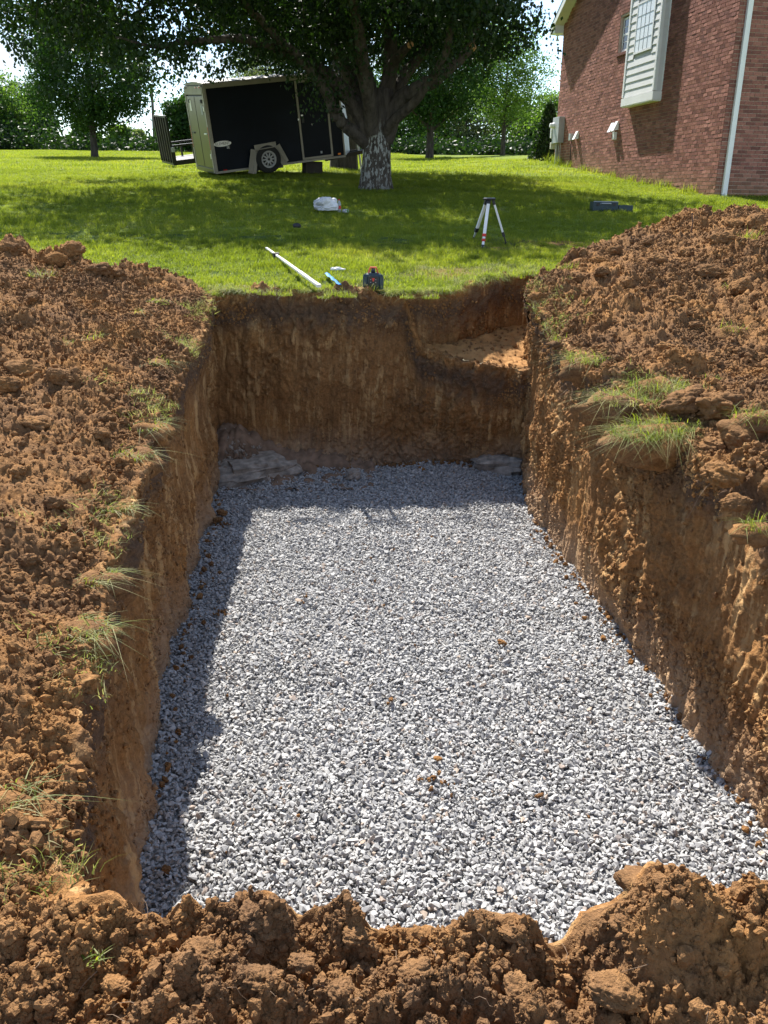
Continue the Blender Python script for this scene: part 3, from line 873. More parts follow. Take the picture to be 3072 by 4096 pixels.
hproto = [proto('hanging_clump', *blades(rp, 30, .07, .13, .005, 1.1, 4, (rp.uniform(-.2, .2), -.8), .9), M_GRASS if k < 4 else M_GRASSD) for k in range(6)]
Q, tq = resample(BACK + NOTCH[1:5], .01)
i = rng.integers(0, len(Q), 330); o_ = rng.normal(.02, .035, 330); tn = np.gradient(Q, axis=0); tn /= np.linalg.norm(tn, axis=1)[:, None]
k = vnoise(tq[i] * 2.2, tq[i] * 0, seed=66) > -.25; i, o_ = i[k], o_[k]
x = Q[i, 0] - tn[i, 1] * o_; y = Q[i, 1] + tn[i, 0] * o_; n = len(x)
scatter('edge_grass', np.stack([x, y, H(x, y, fine=False) - .012], 1), np.stack([np.zeros(n), np.zeros(n), rng.normal(0, .5, n)], 1), np.repeat(rng.uniform(.6, 1.25, (n, 1)), 3, 1), hproto, 'ragged grass hanging over the far edge of the pit')

PPX = []
for line, cnt in ((LEFT, 420), (RIGHT, 520)):
    Q, tq = resample(line, .01); tn = np.gradient(Q, axis=0); tn /= np.linalg.norm(tn, axis=1)[:, None]
    i = rng.integers(0, len(Q), cnt); o_ = rng.exponential(.09, cnt) - .04
    k = vnoise(tq[i] * 1.9, tq[i] * 0 + cnt, seed=67) + .3 * vnoise(tq[i] * 7, tq[i] * 0, seed=68) > .08; i, o_ = i[k], o_[k]
    x = Q[i, 0] - tn[i, 1] * o_; y = Q[i, 1] + tn[i, 0] * o_
    PPX.append(np.stack([x, y, H(x, y) - np.maximum(0, -o_) * 1.0], 1))
P = np.concatenate(PPX); n = len(P)
scatter('dead_grass', P, np.stack([rng.normal(0, .5, n), rng.normal(0, .5, n), rng.uniform(0, 6.28, n)], 1), np.repeat(rng.uniform(.5, 1.1, (n, 1)), 3, 1), gproto_dry, 'matted dead grass half buried along the pit banks')

# ------------------------------------------------------------------ sod clumps and big clods
DD = 3072 / 1659
def tuft(px, py, size, label, group, bias=(0, 0), nb=60, dryf=.5, off=.05, lenf=1.0, sod=True):
    gx_, gy_, gz_ = on_ground(px * DD, py * DD, off)
    t = thing('grass_tuft', label, 'grass tuft', (gx_, gy_, gz_), 0, group)
    r = random.Random(int(px * 7 + py))
    V, F = blades(r, int(nb * (1 - dryf)) + 6, size * .42, size * .5 * lenf, .005, 1.5, 4, (bias[0] * .55, bias[1] * .55), .7)
    mk('green_blade_bunch', V, F, M_GRASS, t)
    V, F = blades(r, int(nb * dryf) + 6, size * .42, size * .58 * lenf, .004, 2.0, 4, (bias[0] * .7, bias[1] * .7), .8)
    mk('dry_blade_bunch', V, F, M_GRASSD, t)
    if sod:
        V, F = clod_shape(int(px + py), 3, .55, 1.5)
        mk('sod', V * np.array([size * .50, size * .44, size * .34]) + np.array([0, 0, -size * .17]), F, M_DIRT, t, True)
    return t
LL = 'tuft of pale grass hanging over the lip of the left pit bank'
for px, py, sz, bi in ((340, 770, .24, (.8, -.3)), (318, 905, .26, (1.1, -.3)), (285, 965, .26, (1.0, -.5)), (255, 1075, .17, (1, -.3)), (205, 1225, .20, (1.3, -.2)), (175, 1335, .24, (1.4, -.4)), (335, 640, .17, (.5, -.4))):
    tuft(px, py, sz, LL, 'grass tufts along the left lip', bi, 150, .65, .05, .72)
LS = 'small flattened grass tuft lying on the left spoil bank'
for px, py, sz in ((200, 718, .18), (150, 728, .15), (300, 665, .14), (290, 835, .12)):
    tuft(px, py, sz, LS, 'grass tufts on the left spoil', (.2, -.2), 40, .6)
tuft(92, 590, .30, 'round sod clump with upright grass on the left spoil bank', None, (0, -.2), 130, .45)
tuft(12, 1700, .17, 'pale grass tuft on the left bank close to the front of the pit', None, (.6, 0), 60, .8)
RS = 'bushy green sod clump spilling over the right pit bank'
for px, py, sz, bi in ((1275, 765, .26, (-.6, -.5)), (1345, 850, .28, (-.8, -.5)), (1420, 820, .28, (-.4, -.4)), (1425, 915, .30, (-.5, -.7)), (1375, 925, .22, (-.9, -.5)), (1465, 905, .22, (-.2, -.7))):
    tuft(px, py, sz * 1.4, RS, 'sod clumps on the right bank', bi, 420, .66, .05, .75)
RT = 'small grass tuft growing out of the right spoil bank'
for px, py, sz in ((1215, 722, .16), (1475, 825, .18), (1585, 700, .22), (1575, 610, .15), (1625, 890, .26), (1645, 880, .22), (1640, 1115, .16), (1540, 805, .14)):
    tuft(px, py, sz, RT, 'grass tufts on the right spoil', (-.2, -.3), 60, .45)
tuft(1622, 508, .34, 'tall grass clump on the crest of the right spoil pile', None, (0, -.2), 110, .4)
BT = 'shaggy lawn grass tuft drooping over the far pit edge'
for px, py, sz in ((575, 632, .20), (610, 634, .22), (548, 628, .16), (725, 634, .26), (752, 638, .2), (930, 640, .2), (985, 608, .26), (960, 625, .22), (1150, 588, .2), (1225, 578, .25), (880, 640, .16), (500, 622, .16), (700, 640, .14)):
    tuft(px, py, sz, BT, 'grass tufts on the far edge', (0, -.6), 90, .25, .02, 1.0, False)
tuft(1640, 2010, .10, 'thin grass stalks on the front dirt mound at the pit corner', None, (-.3, -.2), 22, .6, .05, 1.6, False)
tuft(200, 2060, .05, 'tiny green sprig on the dirt at the front of the pit', None, (.5, .1), 12, .2, .02, 1.2, False)
CLOD = [clod_shape(300 + i, 5, .42, 1.35) for i in range(6)]
CLM = []
for i, (V, F) in enumerate(CLOD):
    me = bpy.data.meshes.new('dirt_clod'); me.from_pydata(V.tolist(), [], F); me.materials.append(M_DIRT)
    me.polygons.foreach_set('use_smooth', np.ones(len(me.polygons), bool)); me.update(); CLM.append(me)
CG = {'l': ('crumbly brown dirt clod lying on the left spoil bank', 'dirt clods on the left spoil'),
      'r': ('crumbly brown dirt clod lying on the right spoil pile', 'dirt clods on the right spoil'),
      'f': ('rough dirt clod on the bank at the front of the pit', 'dirt clods on the front bank'),
      'g': ('brown dirt clod fallen on the grey gravel', 'dirt clods on the gravel')}
def clod(px, py, size, g, flat=.8):
    gx_, gy_, gz_ = on_ground(px * DD, py * DD, .03) if g != 'g' else (*(EYE + ray(px * DD, py * DD) * ((FLOOR + .02 - 1.6) / ray(px * DD, py * DD)[2]))[:2], FLOOR + .02)
    o = obj('dirt_clod', random.choice(CLM)); o.location = (gx_, gy_, gz_ + size * .12)
    o.rotation_euler = (random.uniform(-.3, .3), random.uniform(-.3, .3), random.uniform(0, 6.28))
    o.scale = (size * .5, size * .5 * random.uniform(.7, 1), size * .5 * flat)
    w = 'big ' if size >= .17 else ('small ' if size < .1 else 'medium sized ')
    return tag(o, w + CG[g][0], 'clod', w + CG[g][1])
for a in ((55, 800, .20), (130, 810, .14), (10, 830, .14), (75, 912, .13), (70, 640, .12), (150, 545, .28), (120, 560, .2), (215, 583, .2), (250, 590, .16), (300, 605, .12), (180, 1020, .08), (40, 1010, .09), (120, 1080, .09), (215, 930, .10), (230, 900, .09), (25, 540, .22), (120, 1130, .09), (60, 1200, .07)):
    clod(*a, 'l')
for a in ((1420, 560, .20), (1480, 545, .18), (1530, 590, .22), (1350, 610, .16), (1300, 585, .16), (1460, 650, .16), (1600, 620, .2), (1250, 600, .16), (1560, 520, .22), (1630, 480, .24), (1590, 485, .18), (1400, 520, .16), (1325, 540, .15), (1290, 560, .12), (1160, 640, .14), (1480, 870, .22), (1550, 880, .25), (1600, 950, .18), (1540, 960, .14), (1530, 775, .12), (1440, 745, .10), (1610, 760, .12), (1590, 1080, .12), (1560, 1020, .16), (1500, 700, .12)):
    clod(*a, 'r')
for a in ((560, 1975, .09), (765, 2000, .06), (1110, 2000, .05), (560, 2100, .085), (1330, 2130, .10), (1450, 1930, .18), (440, 2040, .075), (1560, 1960, .12), (1390, 1990, .12), (250, 2110, .05), (900, 2080, .06), (1120, 2120, .06), (740, 2120, .055), (650, 2060, .05)):
    clod(*a, 'f', .7)
for a in ((1165, 1720, .035), (1085, 1390, .05), (845, 1512, .03), (945, 1640, .035), (480, 1110, .10), (470, 1125, .08)):
    clod(*a, 'g', .6)

# limestone left at the foot of the back wall
M_ROCK = plain('limestone', (.30, .265, .23), .95, 0, .5, 13, .9, .1)
def slab(name, c, size, rz, seed, label, cat='rock'):
    V, F = ico(4)
    V = np.sign(V) * np.abs(V) ** .6
    V = np.round(V * 2.6 + .35 * vnoise(V[:, 0] * 2.5 + seed, V[:, 1] * 2.5, V[:, 2] * 2.5, seed=seed + 7)[:, None]) / 2.6 * .55 + V * .45
    n = .16 * vnoise(V[:, 0] * 2 + seed, V[:, 1] * 2, V[:, 2] * 5, seed=seed) + .06 * vnoise(V[:, 0] * 5, V[:, 1] * 5 + seed, V[:, 2] * 9, seed=seed + 1)
    V = V * (1 + n)[:, None] * np.array(size) / 2
    o = mk(name, V, F, M_ROCK, None, False); o.location = c; o.rotation_euler = (.08, -.1, rz)
    return tag(o, label, cat)
slab('limestone_slab', (-1.30, 7.98, FLOOR + .02), (.80, .50, .26), .35, 5, 'pale limestone shelf jutting out at the left foot of the back wall')
slab('limestone_slab', (1.12, 8.27, FLOOR + .05), (.56, .34, .22), -.12, 9, 'pale limestone slab at the right foot of the back wall')
slab('loose_stone', (-.30, 7.92, FLOOR + .045), (.13, .1, .1), .3, 12, 'single fist sized stone on the shaded gravel near the back wall', 'stone')
XX, YY = np.meshgrid(axis(-1.75, -.1, .014), axis(7.55, 8.5, .014))
x, y = XX.ravel(), YY.ravel()
hz_ = FLOOR - .06 + .40 * np.exp(-((x + 1.55) / .42) ** 2 - ((y - 8.4) / .42) ** 2) + .16 * np.exp(-((x + .7) / .5) ** 2 - ((y - 8.42) / .2) ** 2) + .06 * np.abs(vnoise(x * 7, y * 7, seed=3)) + .04 * np.abs(vnoise(x * 16, y * 16, seed=4)) + .02 * np.abs(vnoise(x * 38, y * 38, seed=6))
M_RUB = plain('rubble_soil', (.20, .135, .095), 1, 0, .4, 9, .8, .1)
tag(mk('rubble_ground', np.stack([x, y, hz_], 1), grid_faces(*XX.shape), M_RUB), kind='structure')
XX, YY = np.meshgrid(axis(.55, 1.5, .014), axis(7.95, 8.5, .014))
x, y = XX.ravel(), YY.ravel()
hz_ = FLOOR - .06 + .26 * np.exp(-((x - 1.25) / .3) ** 2 - ((y - 8.42) / .2) ** 2) + .05 * np.abs(vnoise(x * 7, y * 7, seed=3)) + .03 * np.abs(vnoise(x * 16, y * 16, seed=4))
tag(mk('rubble_ground', np.stack([x, y, hz_], 1), grid_faces(*XX.shape), M_RUB), kind='structure')
n = 420
x = np.concatenate([rng.normal(-1.35, .22, n), rng.normal(1.2, .16, n // 3)]); y = np.concatenate([rng.normal(8.12, .16, n), rng.normal(8.33, .06, n // 3)])
k = (y < 8.42) & (x > -1.62) & (x < 1.36); x, y = x[k], y[k]
zz = FLOOR + .36 * np.exp(-((x + 1.55) / .42) ** 2 - ((y - 8.4) / .42) ** 2) + .22 * np.exp(-((x - 1.25) / .3) ** 2 - ((y - 8.42) / .2) ** 2)
n = len(x); s = rng.uniform(.008, .035, n)
rk = [proto('rubble_stone', *stone_shape(500 + i), M_ROCK if i < 4 else M_RUB) for i in range(7)]
scatter('rubble', np.stack([x, y, zz], 1), rng.uniform(0, 6.28, (n, 3)), np.repeat(s[:, None], 3, 1), rk, 'broken limestone and soil rubble at the foot of the back wall')

# fine roots hanging out of the cut edges
M_ROOT = plain('root', (.22, .145, .09), .8, 0, .3, 20)
mb = MB(); r = random.Random(12)
for line, inw, cnt in ((LEFT, (1, -.15), 70), (RIGHT, (-1, -.1), 90), (BACK, (0, -1), 55), (NOTCH[:5], (.3, -1), 25)):
    Q, t = resample(line, .02)
    for _ in range(cnt):
        q = Q[r.randrange(len(Q))]; z0 = float(H(np.array([q[0]]), np.array([q[1]]))[0]) - r.uniform(.0, .28)
        L = r.uniform(.05, .22); p0 = Vector((q[0] - inw[0] * .06, q[1] - inw[1] * .06, z0)); pts = [p0]
        d = Vector((inw[0] * .5 + r.uniform(-.5, .5), inw[1] * .5 + r.uniform(-.5, .5), r.uniform(-.2, .5)))
        for k in range(5):
            d = (d + Vector((r.uniform(-.4, .4), r.uniform(-.4, .4), -.45))).normalized(); pts.append(pts[-1] + d * (L / 4))
        mb.tube(pts, [.0022, .0018, .0014, .001, .0008, .0005], 3, False)
for _ in range(110):
    x0, y0 = r.uniform(-.9, .9), r.uniform(1.15, 1.47); z0 = float(H(np.array([x0]), np.array([y0]))[0])
    d = Vector((r.uniform(-1, 1), r.uniform(-1, 1), r.uniform(.2, 1.2))); pts = [Vector((x0, y0, z0 - .004))]; L = r.uniform(.02, .07)
    for k in range(4):
        d = (d + Vector((r.uniform(-.7, .7), r.uniform(-.7, .7), -.3))).normalized(); pts.append(pts[-1] + d * (L / 4))
    mb.tube(pts, [.0009, .0008, .0006, .0005, .0003], 3, False)
tag(mb.build('roots', M_ROOT), 'fine brown roots sticking out of the cut soil', kind='stuff')

# ------------------------------------------------------------------ surveying things
M_TEAL = plain('dark_teal_plastic', (.010, .035, .048), .42, 0, .15, 8)
M_BLACK = plain('black_plastic', (.012, .012, .013), .45, 0, .2, 8)
M_RED = plain('red_plastic', (.55, .03, .015), .4, 0, .1, 8)
M_ORANGE = plain('red_orange_cage', (.48, .055, .022), .4, 0, .1, 8)
M_GREYP = plain('grey_plastic', (.30, .32, .34), .5)
M_WHITE = plain('white_enamel', (.74, .74, .72), .4, 0, .08, 5)
M_ALU = plain('aluminium', (.62, .63, .64), .38, .75, .08, 10)
M_GLASSD = plain('dark_glass', (.01, .012, .016), .08, 0, .05)
lx_, ly_ = -.14, 8.66
lz0 = float(surf(lx_, ly_)[0]) + .03
t = thing('laser_level', 'dark teal rotating laser level with red top cage standing on the far pit edge', 'laser level', (lx_, ly_, lz0), .03)
def octo(w, d, c): return [(-w + c, -d), (w - c, -d), (w, -d + c), (w, d - c), (w - c, d), (-w + c, d), (-w, d - c), (-w, -d + c)]
def frust(mb, p0, z0, p1, z1):
    n = len(p0); mb.add([(x, y, z0) for x, y in p0] + [(x, y, z1) for x, y in p1], [tuple(reversed(range(n))), tuple(range(n, 2 * n))] + [(k, (k + 1) % n, n + (k + 1) % n, n + k) for k in range(n)]); return mb
mb = MB(); frust(mb, octo(.066, .066, .02), .0, octo(.075, .075, .022), .03); frust(mb, octo(.075, .075, .022), .03, octo(.077, .077, .022), .125); frust(mb, octo(.077, .077, .022), .125, octo(.062, .062, .02), .145)
body = mb.build('body', M_TEAL, t)
for sx_ in (-1, 1):
    for sy_ in (-1, 1):
        mb = MB(); mb.prism([(sx_ * .068, sy_ * .055), (sx_ * .095, sy_ * .058), (sx_ * .098, sy_ * .085), (sx_ * .06, sy_ * .088)][::(1 if sx_ * sy_ > 0 else -1)], 2, .004, .118)
        frust(mb, [(sx_ * .062, sy_ * .052), (sx_ * .095, sy_ * .058), (sx_ * .098, sy_ * .085), (sx_ * .058, sy_ * .086)], .118, [(sx_ * .052, sy_ * .048), (sx_ * .075, sy_ * .052), (sx_ * .076, sy_ * .07), (sx_ * .05, sy_ * .072)], .14)
        mb.build('corner_guard', M_TEAL, t)
MB().box((0, -.078, .075), (.082, .006, .10), None, .002).build('keypad', M_BLACK, t)
for k, (bx_, bz) in enumerate(((-.024, .095), (.024, .095), (-.024, .07), (.024, .07), (0, .055))): MB().box((bx_, -.0825, bz), (.01, .004, .006)).build('button', M_GREYP, t)
mb = MB(); mb.prism([(-.014, .108), (.014, .108), (.006, .078), (-.006, .078)], 1, -.0835, -.0805); mb.build('red_keypad_mark', M_RED, t)
MB().box((0, -.079, .03), (.032, .008, .014), None, .002).build('battery_latch', M_BLACK, t)
frust(MB(), octo(.060, .060, .018), .144, octo(.052, .052, .016), .152).build('top_collar', M_TEAL, t)
mb = MB()
for sx_ in (-1, 1):
    for sy_ in (-1, 1): mb.bar((sx_ * .046, sy_ * .046, .15), (sx_ * .028, sy_ * .028, .198), .010, .010)
frust(mb, octo(.034, .034, .01), .196, octo(.030, .030, .009), .206)
mb.build('cage', M_ORANGE, t)
MB().lathe([(.020, .152), (.022, .165), (.018, .180), (.017, .192), (.012, .1965)], 16).build('rotor', M_GLASSD, t)

# tripod
feet = [on_ground(1930, 995), on_ground(2027, 982), on_ground(1893, 958)]
hd = at_y(1957, 797, 12.05)
t = thing('tripod', 'small white aluminium surveying tripod with red and black clamps on the lawn', 'tripod', (float(hd[0]), float(hd[1]), feet[0][2]))
o0 = Vector((hd[0], hd[1], feet[0][2]))
top = Vector((0, 0, hd[2] - feet[0][2]))
mb = MB(); mb.lathe([(.055, -.012), (.082, -.008), (.085, .008), (.078, .014)], 18, top); hp = mb.build('head_plate', M_BLACK, t)
MB().lathe([(.074, .0145), (.07, .019)], 18, top).build('plate_top', M_GREYP, hp)
MB().lathe([(.016, -.07), (.022, -.05), (.022, -.02), (.01, -.012)], 12, top).build('centre_screw', M_RED, t)
for i, ft in enumerate(feet):
    f_ = Vector(ft) - o0; d = Vector((f_.x, f_.y, 0)).normalized()
    a = top + d * .055 + Vector((0, 0, -.02)); dr = (f_ - a); Lg = dr.length; u = dr / Lg
    lg = MB().bar(a, a + u * Lg * .70, .040, .024, d, .004).build('leg', M_WHITE, t)
    MB().bar(a - u * .015, a + u * .05, .05, .034, d, .004).build('hinge', M_BLACK, lg)
    cm = M_RED if i == 0 else M_BLACK
    if i == 0:
        MB().bar(a + u * Lg * .70, a + u * Lg * .755, .050, .034, d, .004).build('clamp', cm, lg)
        MB().bar(a + u * Lg * .755, a + u * Lg * .80, .036, .02, d, .003).build('middle_section', M_WHITE, lg)
        MB().bar(a + u * Lg * .80, a + u * Lg * .85, .044, .03, d, .004).build('clamp', cm, lg)
        MB().bar(a + u * Lg * .85, a + u * Lg * .97, .03, .016, d, .003).build('lower_section', M_WHITE, lg)
    else:
        MB().bar(a + u * Lg * .70, a + u * Lg * .80, .048, .034, d, .004).build('clamp', cm, lg)
        MB().bar(a + u * Lg * .80, a + u * Lg * .94, .026, .016, d, .003).build('lower_section', M_ALU if i == 2 else M_BLACK, lg)
    MB().tube([a + u * Lg * .93, a + u * Lg * 1.0, a + u * Lg * 1.04], [.018, .014, .004], 8).build('foot', M_BLACK, lg)

# grade rod
A_ = Vector(on_ground(1066, 1012)); B_ = Vector(on_ground(1276, 1166)); A_.z += .06; B_.z += .05
t = thing('grade_rod', 'long white telescoping grade rod lying in the grass by the far pit edge', 'grade rod', A_)
d = (B_ - A_); Lr = d.length; u = d / Lr
M_ROD = plain('cream_rod', (.72, .70, .63), .5, 0, .08, 5)
for k, (q0, q1, w, h) in enumerate(((0, .36, .028, .018), (.36, .70, .032, .021), (.70, 1, .036, .024))):
    s_ = MB().bar(u * Lr * q0, u * Lr * q1, w, h, (0, 0, 1), .003).build('section', M_ROD, t)
    MB().bar(u * (Lr * q1 - .03), u * (Lr * q1 + .004), w + .004, h + .005, (0, 0, 1), .002).build('end_collar', M_GREYP if k < 2 else M_ROD, s_)
MB().bar(u * Lr * .22, u * Lr * .245, .07, .045, (0, 0, 1), .004).build('receiver_bracket', M_BLACK, t)
MB().bar(u * Lr * .83 + Vector((0, 0, .0132)), u * Lr * .93 + Vector((0, 0, .0132)), .022, .002).build('label_plate', M_GREYP, t)
# blue strip, white wrapper, black pouch
M_BLUE = plain('blue_plastic', (.02, .20, .62), .45, 0, .12, 12)
a = Vector(on_ground(1306, 1118)); b = Vector(on_ground(1362, 1163)); a.z += .06; b.z += .05
r = random.Random(4); dv = b - a; side = Vector((dv.y, -dv.x, 0)).normalized()
V = []; F = []
for k in range(13):
    q = a + dv * (k / 12) + Vector((0, 0, .006 * math.sin(k * 1.7))); w = .022 * (1 - .5 * (k / 12))
    V += [q - side * w, q + Vector((0, 0, .010)), q + side * w, q - Vector((0, 0, .006))]
for k in range(12):
    for j in range(4): F.append((4 * k + j, 4 * k + (j + 1) % 4, 4 * k + 4 + (j + 1) % 4, 4 * k + 4 + j))
F += [(0, 1, 2, 3), (51, 50, 49, 48)]
tag(mk('blue_strip', V, F, M_BLUE), 'bright blue plastic strip lying beside the white rod', 'strip')
def crumple(name, c, size, rz, seed, mat, label, cat, amp=.35, sub=4):
    V, F = ico(sub)
    n = vnoise(V[:, 0] * 1.6 + seed, V[:, 1] * 1.6, V[:, 2] * 1.6, seed=seed) * amp + np.abs(vnoise(V[:, 0] * 3.6, V[:, 1] * 3.6 + seed, V[:, 2] * 3.6, seed=seed + 1)) * amp * .6 - np.abs(vnoise(V[:, 0] * 8, V[:, 1] * 8 + seed, V[:, 2] * 8, seed=seed + 2)) * amp * .25
    V = V * (.9 + n)[:, None]
    V[:, 2] = np.maximum(V[:, 2], -.35)
    o = mk(name, V * np.array(size) / 2, F, mat, None, False); o.location = c; o.rotation_euler = (0, 0, rz)
    return tag(o, label, cat)
q = on_ground(1350, 1096); crumple('plastic_wrapper', (q[0], q[1], q[2] + .05), (.16, .05, .045), .25, 5, M_WHITE, 'small white plastic wrapper in the grass behind the blue strip', 'wrapper')
q = on_ground(1187, 914); crumple('black_pouch', (q[0], q[1], q[2] + .03), (.13, .10, .10), .4, 8, M_BLACK, 'small black pouch lying in the shaded grass', 'pouch', .15)
# carrier bag
m, nt, p = newmat('white_carrier_bag')
tcn = N(nt, 'ShaderNodeTexCoord')
sp = N(nt, 'ShaderNodeSeparateXYZ'); nt.links.new(tcn.outputs['Object'], sp.inputs[0])
mp = N(nt, 'ShaderNodeMapping'); mp.inputs['Rotation'].default_value = (0, .45, 0); nt.links.new(tcn.outputs['Object'], mp.inputs[0])
wv = N(nt, 'ShaderNodeTexWave', wave_type='BANDS', bands_direction='X', inp={'Scale': 16, 'Distortion': 1.2, 'Detail': 2}); nt.links.new(mp.outputs[0], wv.inputs['Vector'])
bars = ramp(nt, wv.outputs['Fac'], [(.78, (0, 0, 0)), (.86, (1, 1, 1))])
lm = N(nt, 'ShaderNodeMapRange', inp={1: -.04, 2: -.07, 3: 0, 4: 1}); nt.links.new(sp.outputs[0], lm.inputs[0])
pm = mixrgb(nt, 1, bars.outputs[0], lm.outputs[0], 'MULTIPLY')
nn = noise(nt, tcn.outputs['Object'], 9, 4)
base = ramp(nt, nn.outputs['Fac'], [(.3, (.52, .53, .56)), (.7, (.74, .74, .76))])
c_ = mixrgb(nt, pm.outputs[0], base.outputs[0], (.07, .09, .18))
dist = N(nt, 'ShaderNodeVectorMath', operation='DISTANCE'); dist.inputs[1].default_value = (-.07, -.07, .10); nt.links.new(tcn.outputs['Object'], dist.inputs[0])
rd = N(nt, 'ShaderNodeMath', operation='LESS_THAN'); rd.inputs[1].default_value = .045; nt.links.new(dist.outputs['Value'], rd.inputs[0])
c2 = mixrgb(nt, rd.outputs[0], c_.outputs[0], (.62, .05, .05))
nt.links.new(c2.outputs[0], p.inputs['Base Color']); p.inputs['Roughness'].default_value = .45; p.inputs['Subsurface Weight'].default_value = 0
q = on_ground(1304, 850); crumple('carrier_bag', (q[0], q[1], q[2] + .09), (.42, .28, .32), .15, 15, m, 'crumpled white plastic carrier bag with red and blue print on the shaded lawn', 'bag', .35)
# drink bottle
q = on_ground(1353, 849); t = thing('drink_bottle', 'clear plastic drink bottle with red cap and red label beside the white bag', 'bottle', (q[0] + .015, q[1], q[2] - .005))
M_PET = plain('clear_bottle', (.35, .38, .38), .15, 0, .1)
MB().lathe([(.026, .0), (.032, .006), (.033, .06), (.030, .10), (.033, .125), (.024, .16), (.013, .185), (.012, .195)], 16).build('bottle_body', M_PET, t, True)
MB().lathe([(.0338, .058), (.0342, .06), (.031, .10), (.0334, .112)], 16).build('paper_label', M_RED, t)
MB().lathe([(.015, .195), (.015, .212), (.013, .215)], 14).build('cap', M_RED, t)
M_FOIL = plain('foil_can', (.45, .47, .48), .35, .4, .25, 30)
q = on_ground(1382, 852)
t = thing('drink_can', 'crushed silver and green can lying beside the red capped bottle', 'can', (q[0], q[1], q[2] + .03), .3)
V, F = ico(3); V = np.sign(V) * np.abs(V) ** .7; V = V * (1 + .2 * vnoise(V[:, 0] * 2, V[:, 1] * 2, V[:, 2] * 2, seed=3))[:, None] * np.array([.055, .032, .032])
mk('can_body', V, F, M_FOIL, t); V2 = V * np.array([.35, 1.03, 1.03]) + np.array([.03, 0, 0])
mk('green_band', V2, F, plain('green_print', (.08, .22, .05), .4), t)
# open instrument case
q = on_ground(2436, 846)
t = thing('instrument_case', 'open dark teal carrying case with a grey handle on the lawn near the house', 'case', (q[0], q[1], q[2]), -.05)
def tray(mb, cx, w, d, h, th=.02):
    mb.box((cx, 0, .012), (w, d, .024)); mb.box((cx, -d / 2 + th / 2, h / 2 + .012), (w, th, h)); mb.box((cx, d / 2 - th / 2, h / 2 + .012), (w, th, h))
    mb.box((cx - w / 2 + th / 2, 0, h / 2 + .012), (th, d - 2 * th, h)); mb.box((cx + w / 2 - th / 2, 0, h / 2 + .012), (th, d - 2 * th, h)); return mb
tray(MB(), -.10, .44, .36, .15).build('case_base', M_TEAL, t)
MB().box((-.10, .0, .09), (.39, .31, .1), None, .01).build('foam_insert', M_BLACK, t)
tray(MB(), .255, .25, .36, .10).build('case_lid', M_TEAL, t)
mb = MB(); mb.tube([(-.19, -.18, .13), (-.18, -.235, .135), (-.02, -.235, .135), (-.01, -.18, .13)], .011, 8); mb.build('handle', M_GREYP, t)
for xx in (-.24, .05): MB().box((xx, -.185, .12), (.05, .014, .05), None, .003).build('latch', M_BLACK, t)
MB().box((-.1, -.165, .168), (.43, .012, .012)).build('rim', M_GREYP, t)
# stake on the right pile
q = at_y(2752, 1010, 9.7)
zs = float(surf(q[0], q[1])[0])
M_RUST = plain('rusty_steel', (.10, .055, .035), .8, .3, .3, 30)
qt = at_y(2768, 852, 9.75)
mb = MB(); mb.tube([(q[0], q[1], zs - .15), (q[0] + .01, q[1], zs + .1), tuple(qt)], [.007, .007, .006], 6)
tag(mb.build('metal_stake', M_RUST), 'thin rusty metal stake standing in the right spoil pile', 'stake')

# ------------------------------------------------------------------ trees
def bark_mat(name, cols, scale=9):
    m, nt, p = newmat(name)
    tcn = N(nt, 'ShaderNodeTexCoord')
    mp = N(nt, 'ShaderNodeMapping'); mp.inputs['Scale'].default_value = (1, 1, .28); nt.links.new(tcn.outputs['Object'], mp.inputs[0])
    n1 = noise(nt, mp.outputs[0], scale, 6, .65, .3)
    r = ramp(nt, n1.outputs['Fac'], [(.3, cols[0]), (.65, cols[1])])
    nt.links.new(r.outputs[0], p.inputs['Base Color']); p.inputs['Roughness'].default_value = .95; p.inputs['Specular IOR Level'].default_value = .15
    n2 = noise(nt, mp.outputs[0], scale * 3, 5, .7)
    bump(nt, p, n2.outputs['Fac'], .9, .03)
    return m, nt, p, r, tcn
M_BARK = bark_mat('dark_bark', [(.030, .025, .021), (.10, .085, .072)])[0]
m, nt, p, r_, tcn = bark_mat('lichen_bark', [(.035, .029, .024), (.10, .086, .072)])
sp = N(nt, 'ShaderNodeSeparateXYZ'); nt.links.new(tcn.outputs['Object'], sp.inputs[0])
mp = N(nt, 'ShaderNodeMapping'); mp.inputs['Scale'].default_value = (1, 1, .45); nt.links.new(tcn.outputs['Object'], mp.inputs[0])
n3 = noise(nt, mp.outputs[0], 19, 5, .62)
lic = ramp(nt, n3.outputs['Fac'], [(.505, (0, 0, 0)), (.55, (1, 1, 1))])
hm = N(nt, 'ShaderNodeValToRGB'); mr = N(nt, 'ShaderNodeMapRange', inp={1: .05, 2: 1.45, 3: 0, 4: 1}); nt.links.new(sp.outputs[2], mr.inputs[0])
e = hm.color_ramp.elements; e[0].position = .0; e[0].color = (.5, .5, .5, 1); e[1].position = 1; e[1].color = (0, 0, 0, 1)
q_ = e.new(.3); q_.color = (1, 1, 1, 1); q_ = e.new(.72); q_.color = (.85, .85, .85, 1)
nt.links.new(mr.outputs[0], hm.inputs[0])
mm = mixrgb(nt, 1, lic.outputs[0], hm.outputs[0], 'MULTIPLY')
c_ = mixrgb(nt, mm.outputs[0], r_.outputs[0], (.34, .35, .33))
nt.links.new(c_.outputs[0], p.inputs['Base Color'])
M_LICHEN = m
M_CUT = plain('cut_wood', (.55, .30, .13), .8, 0, .2, 20)

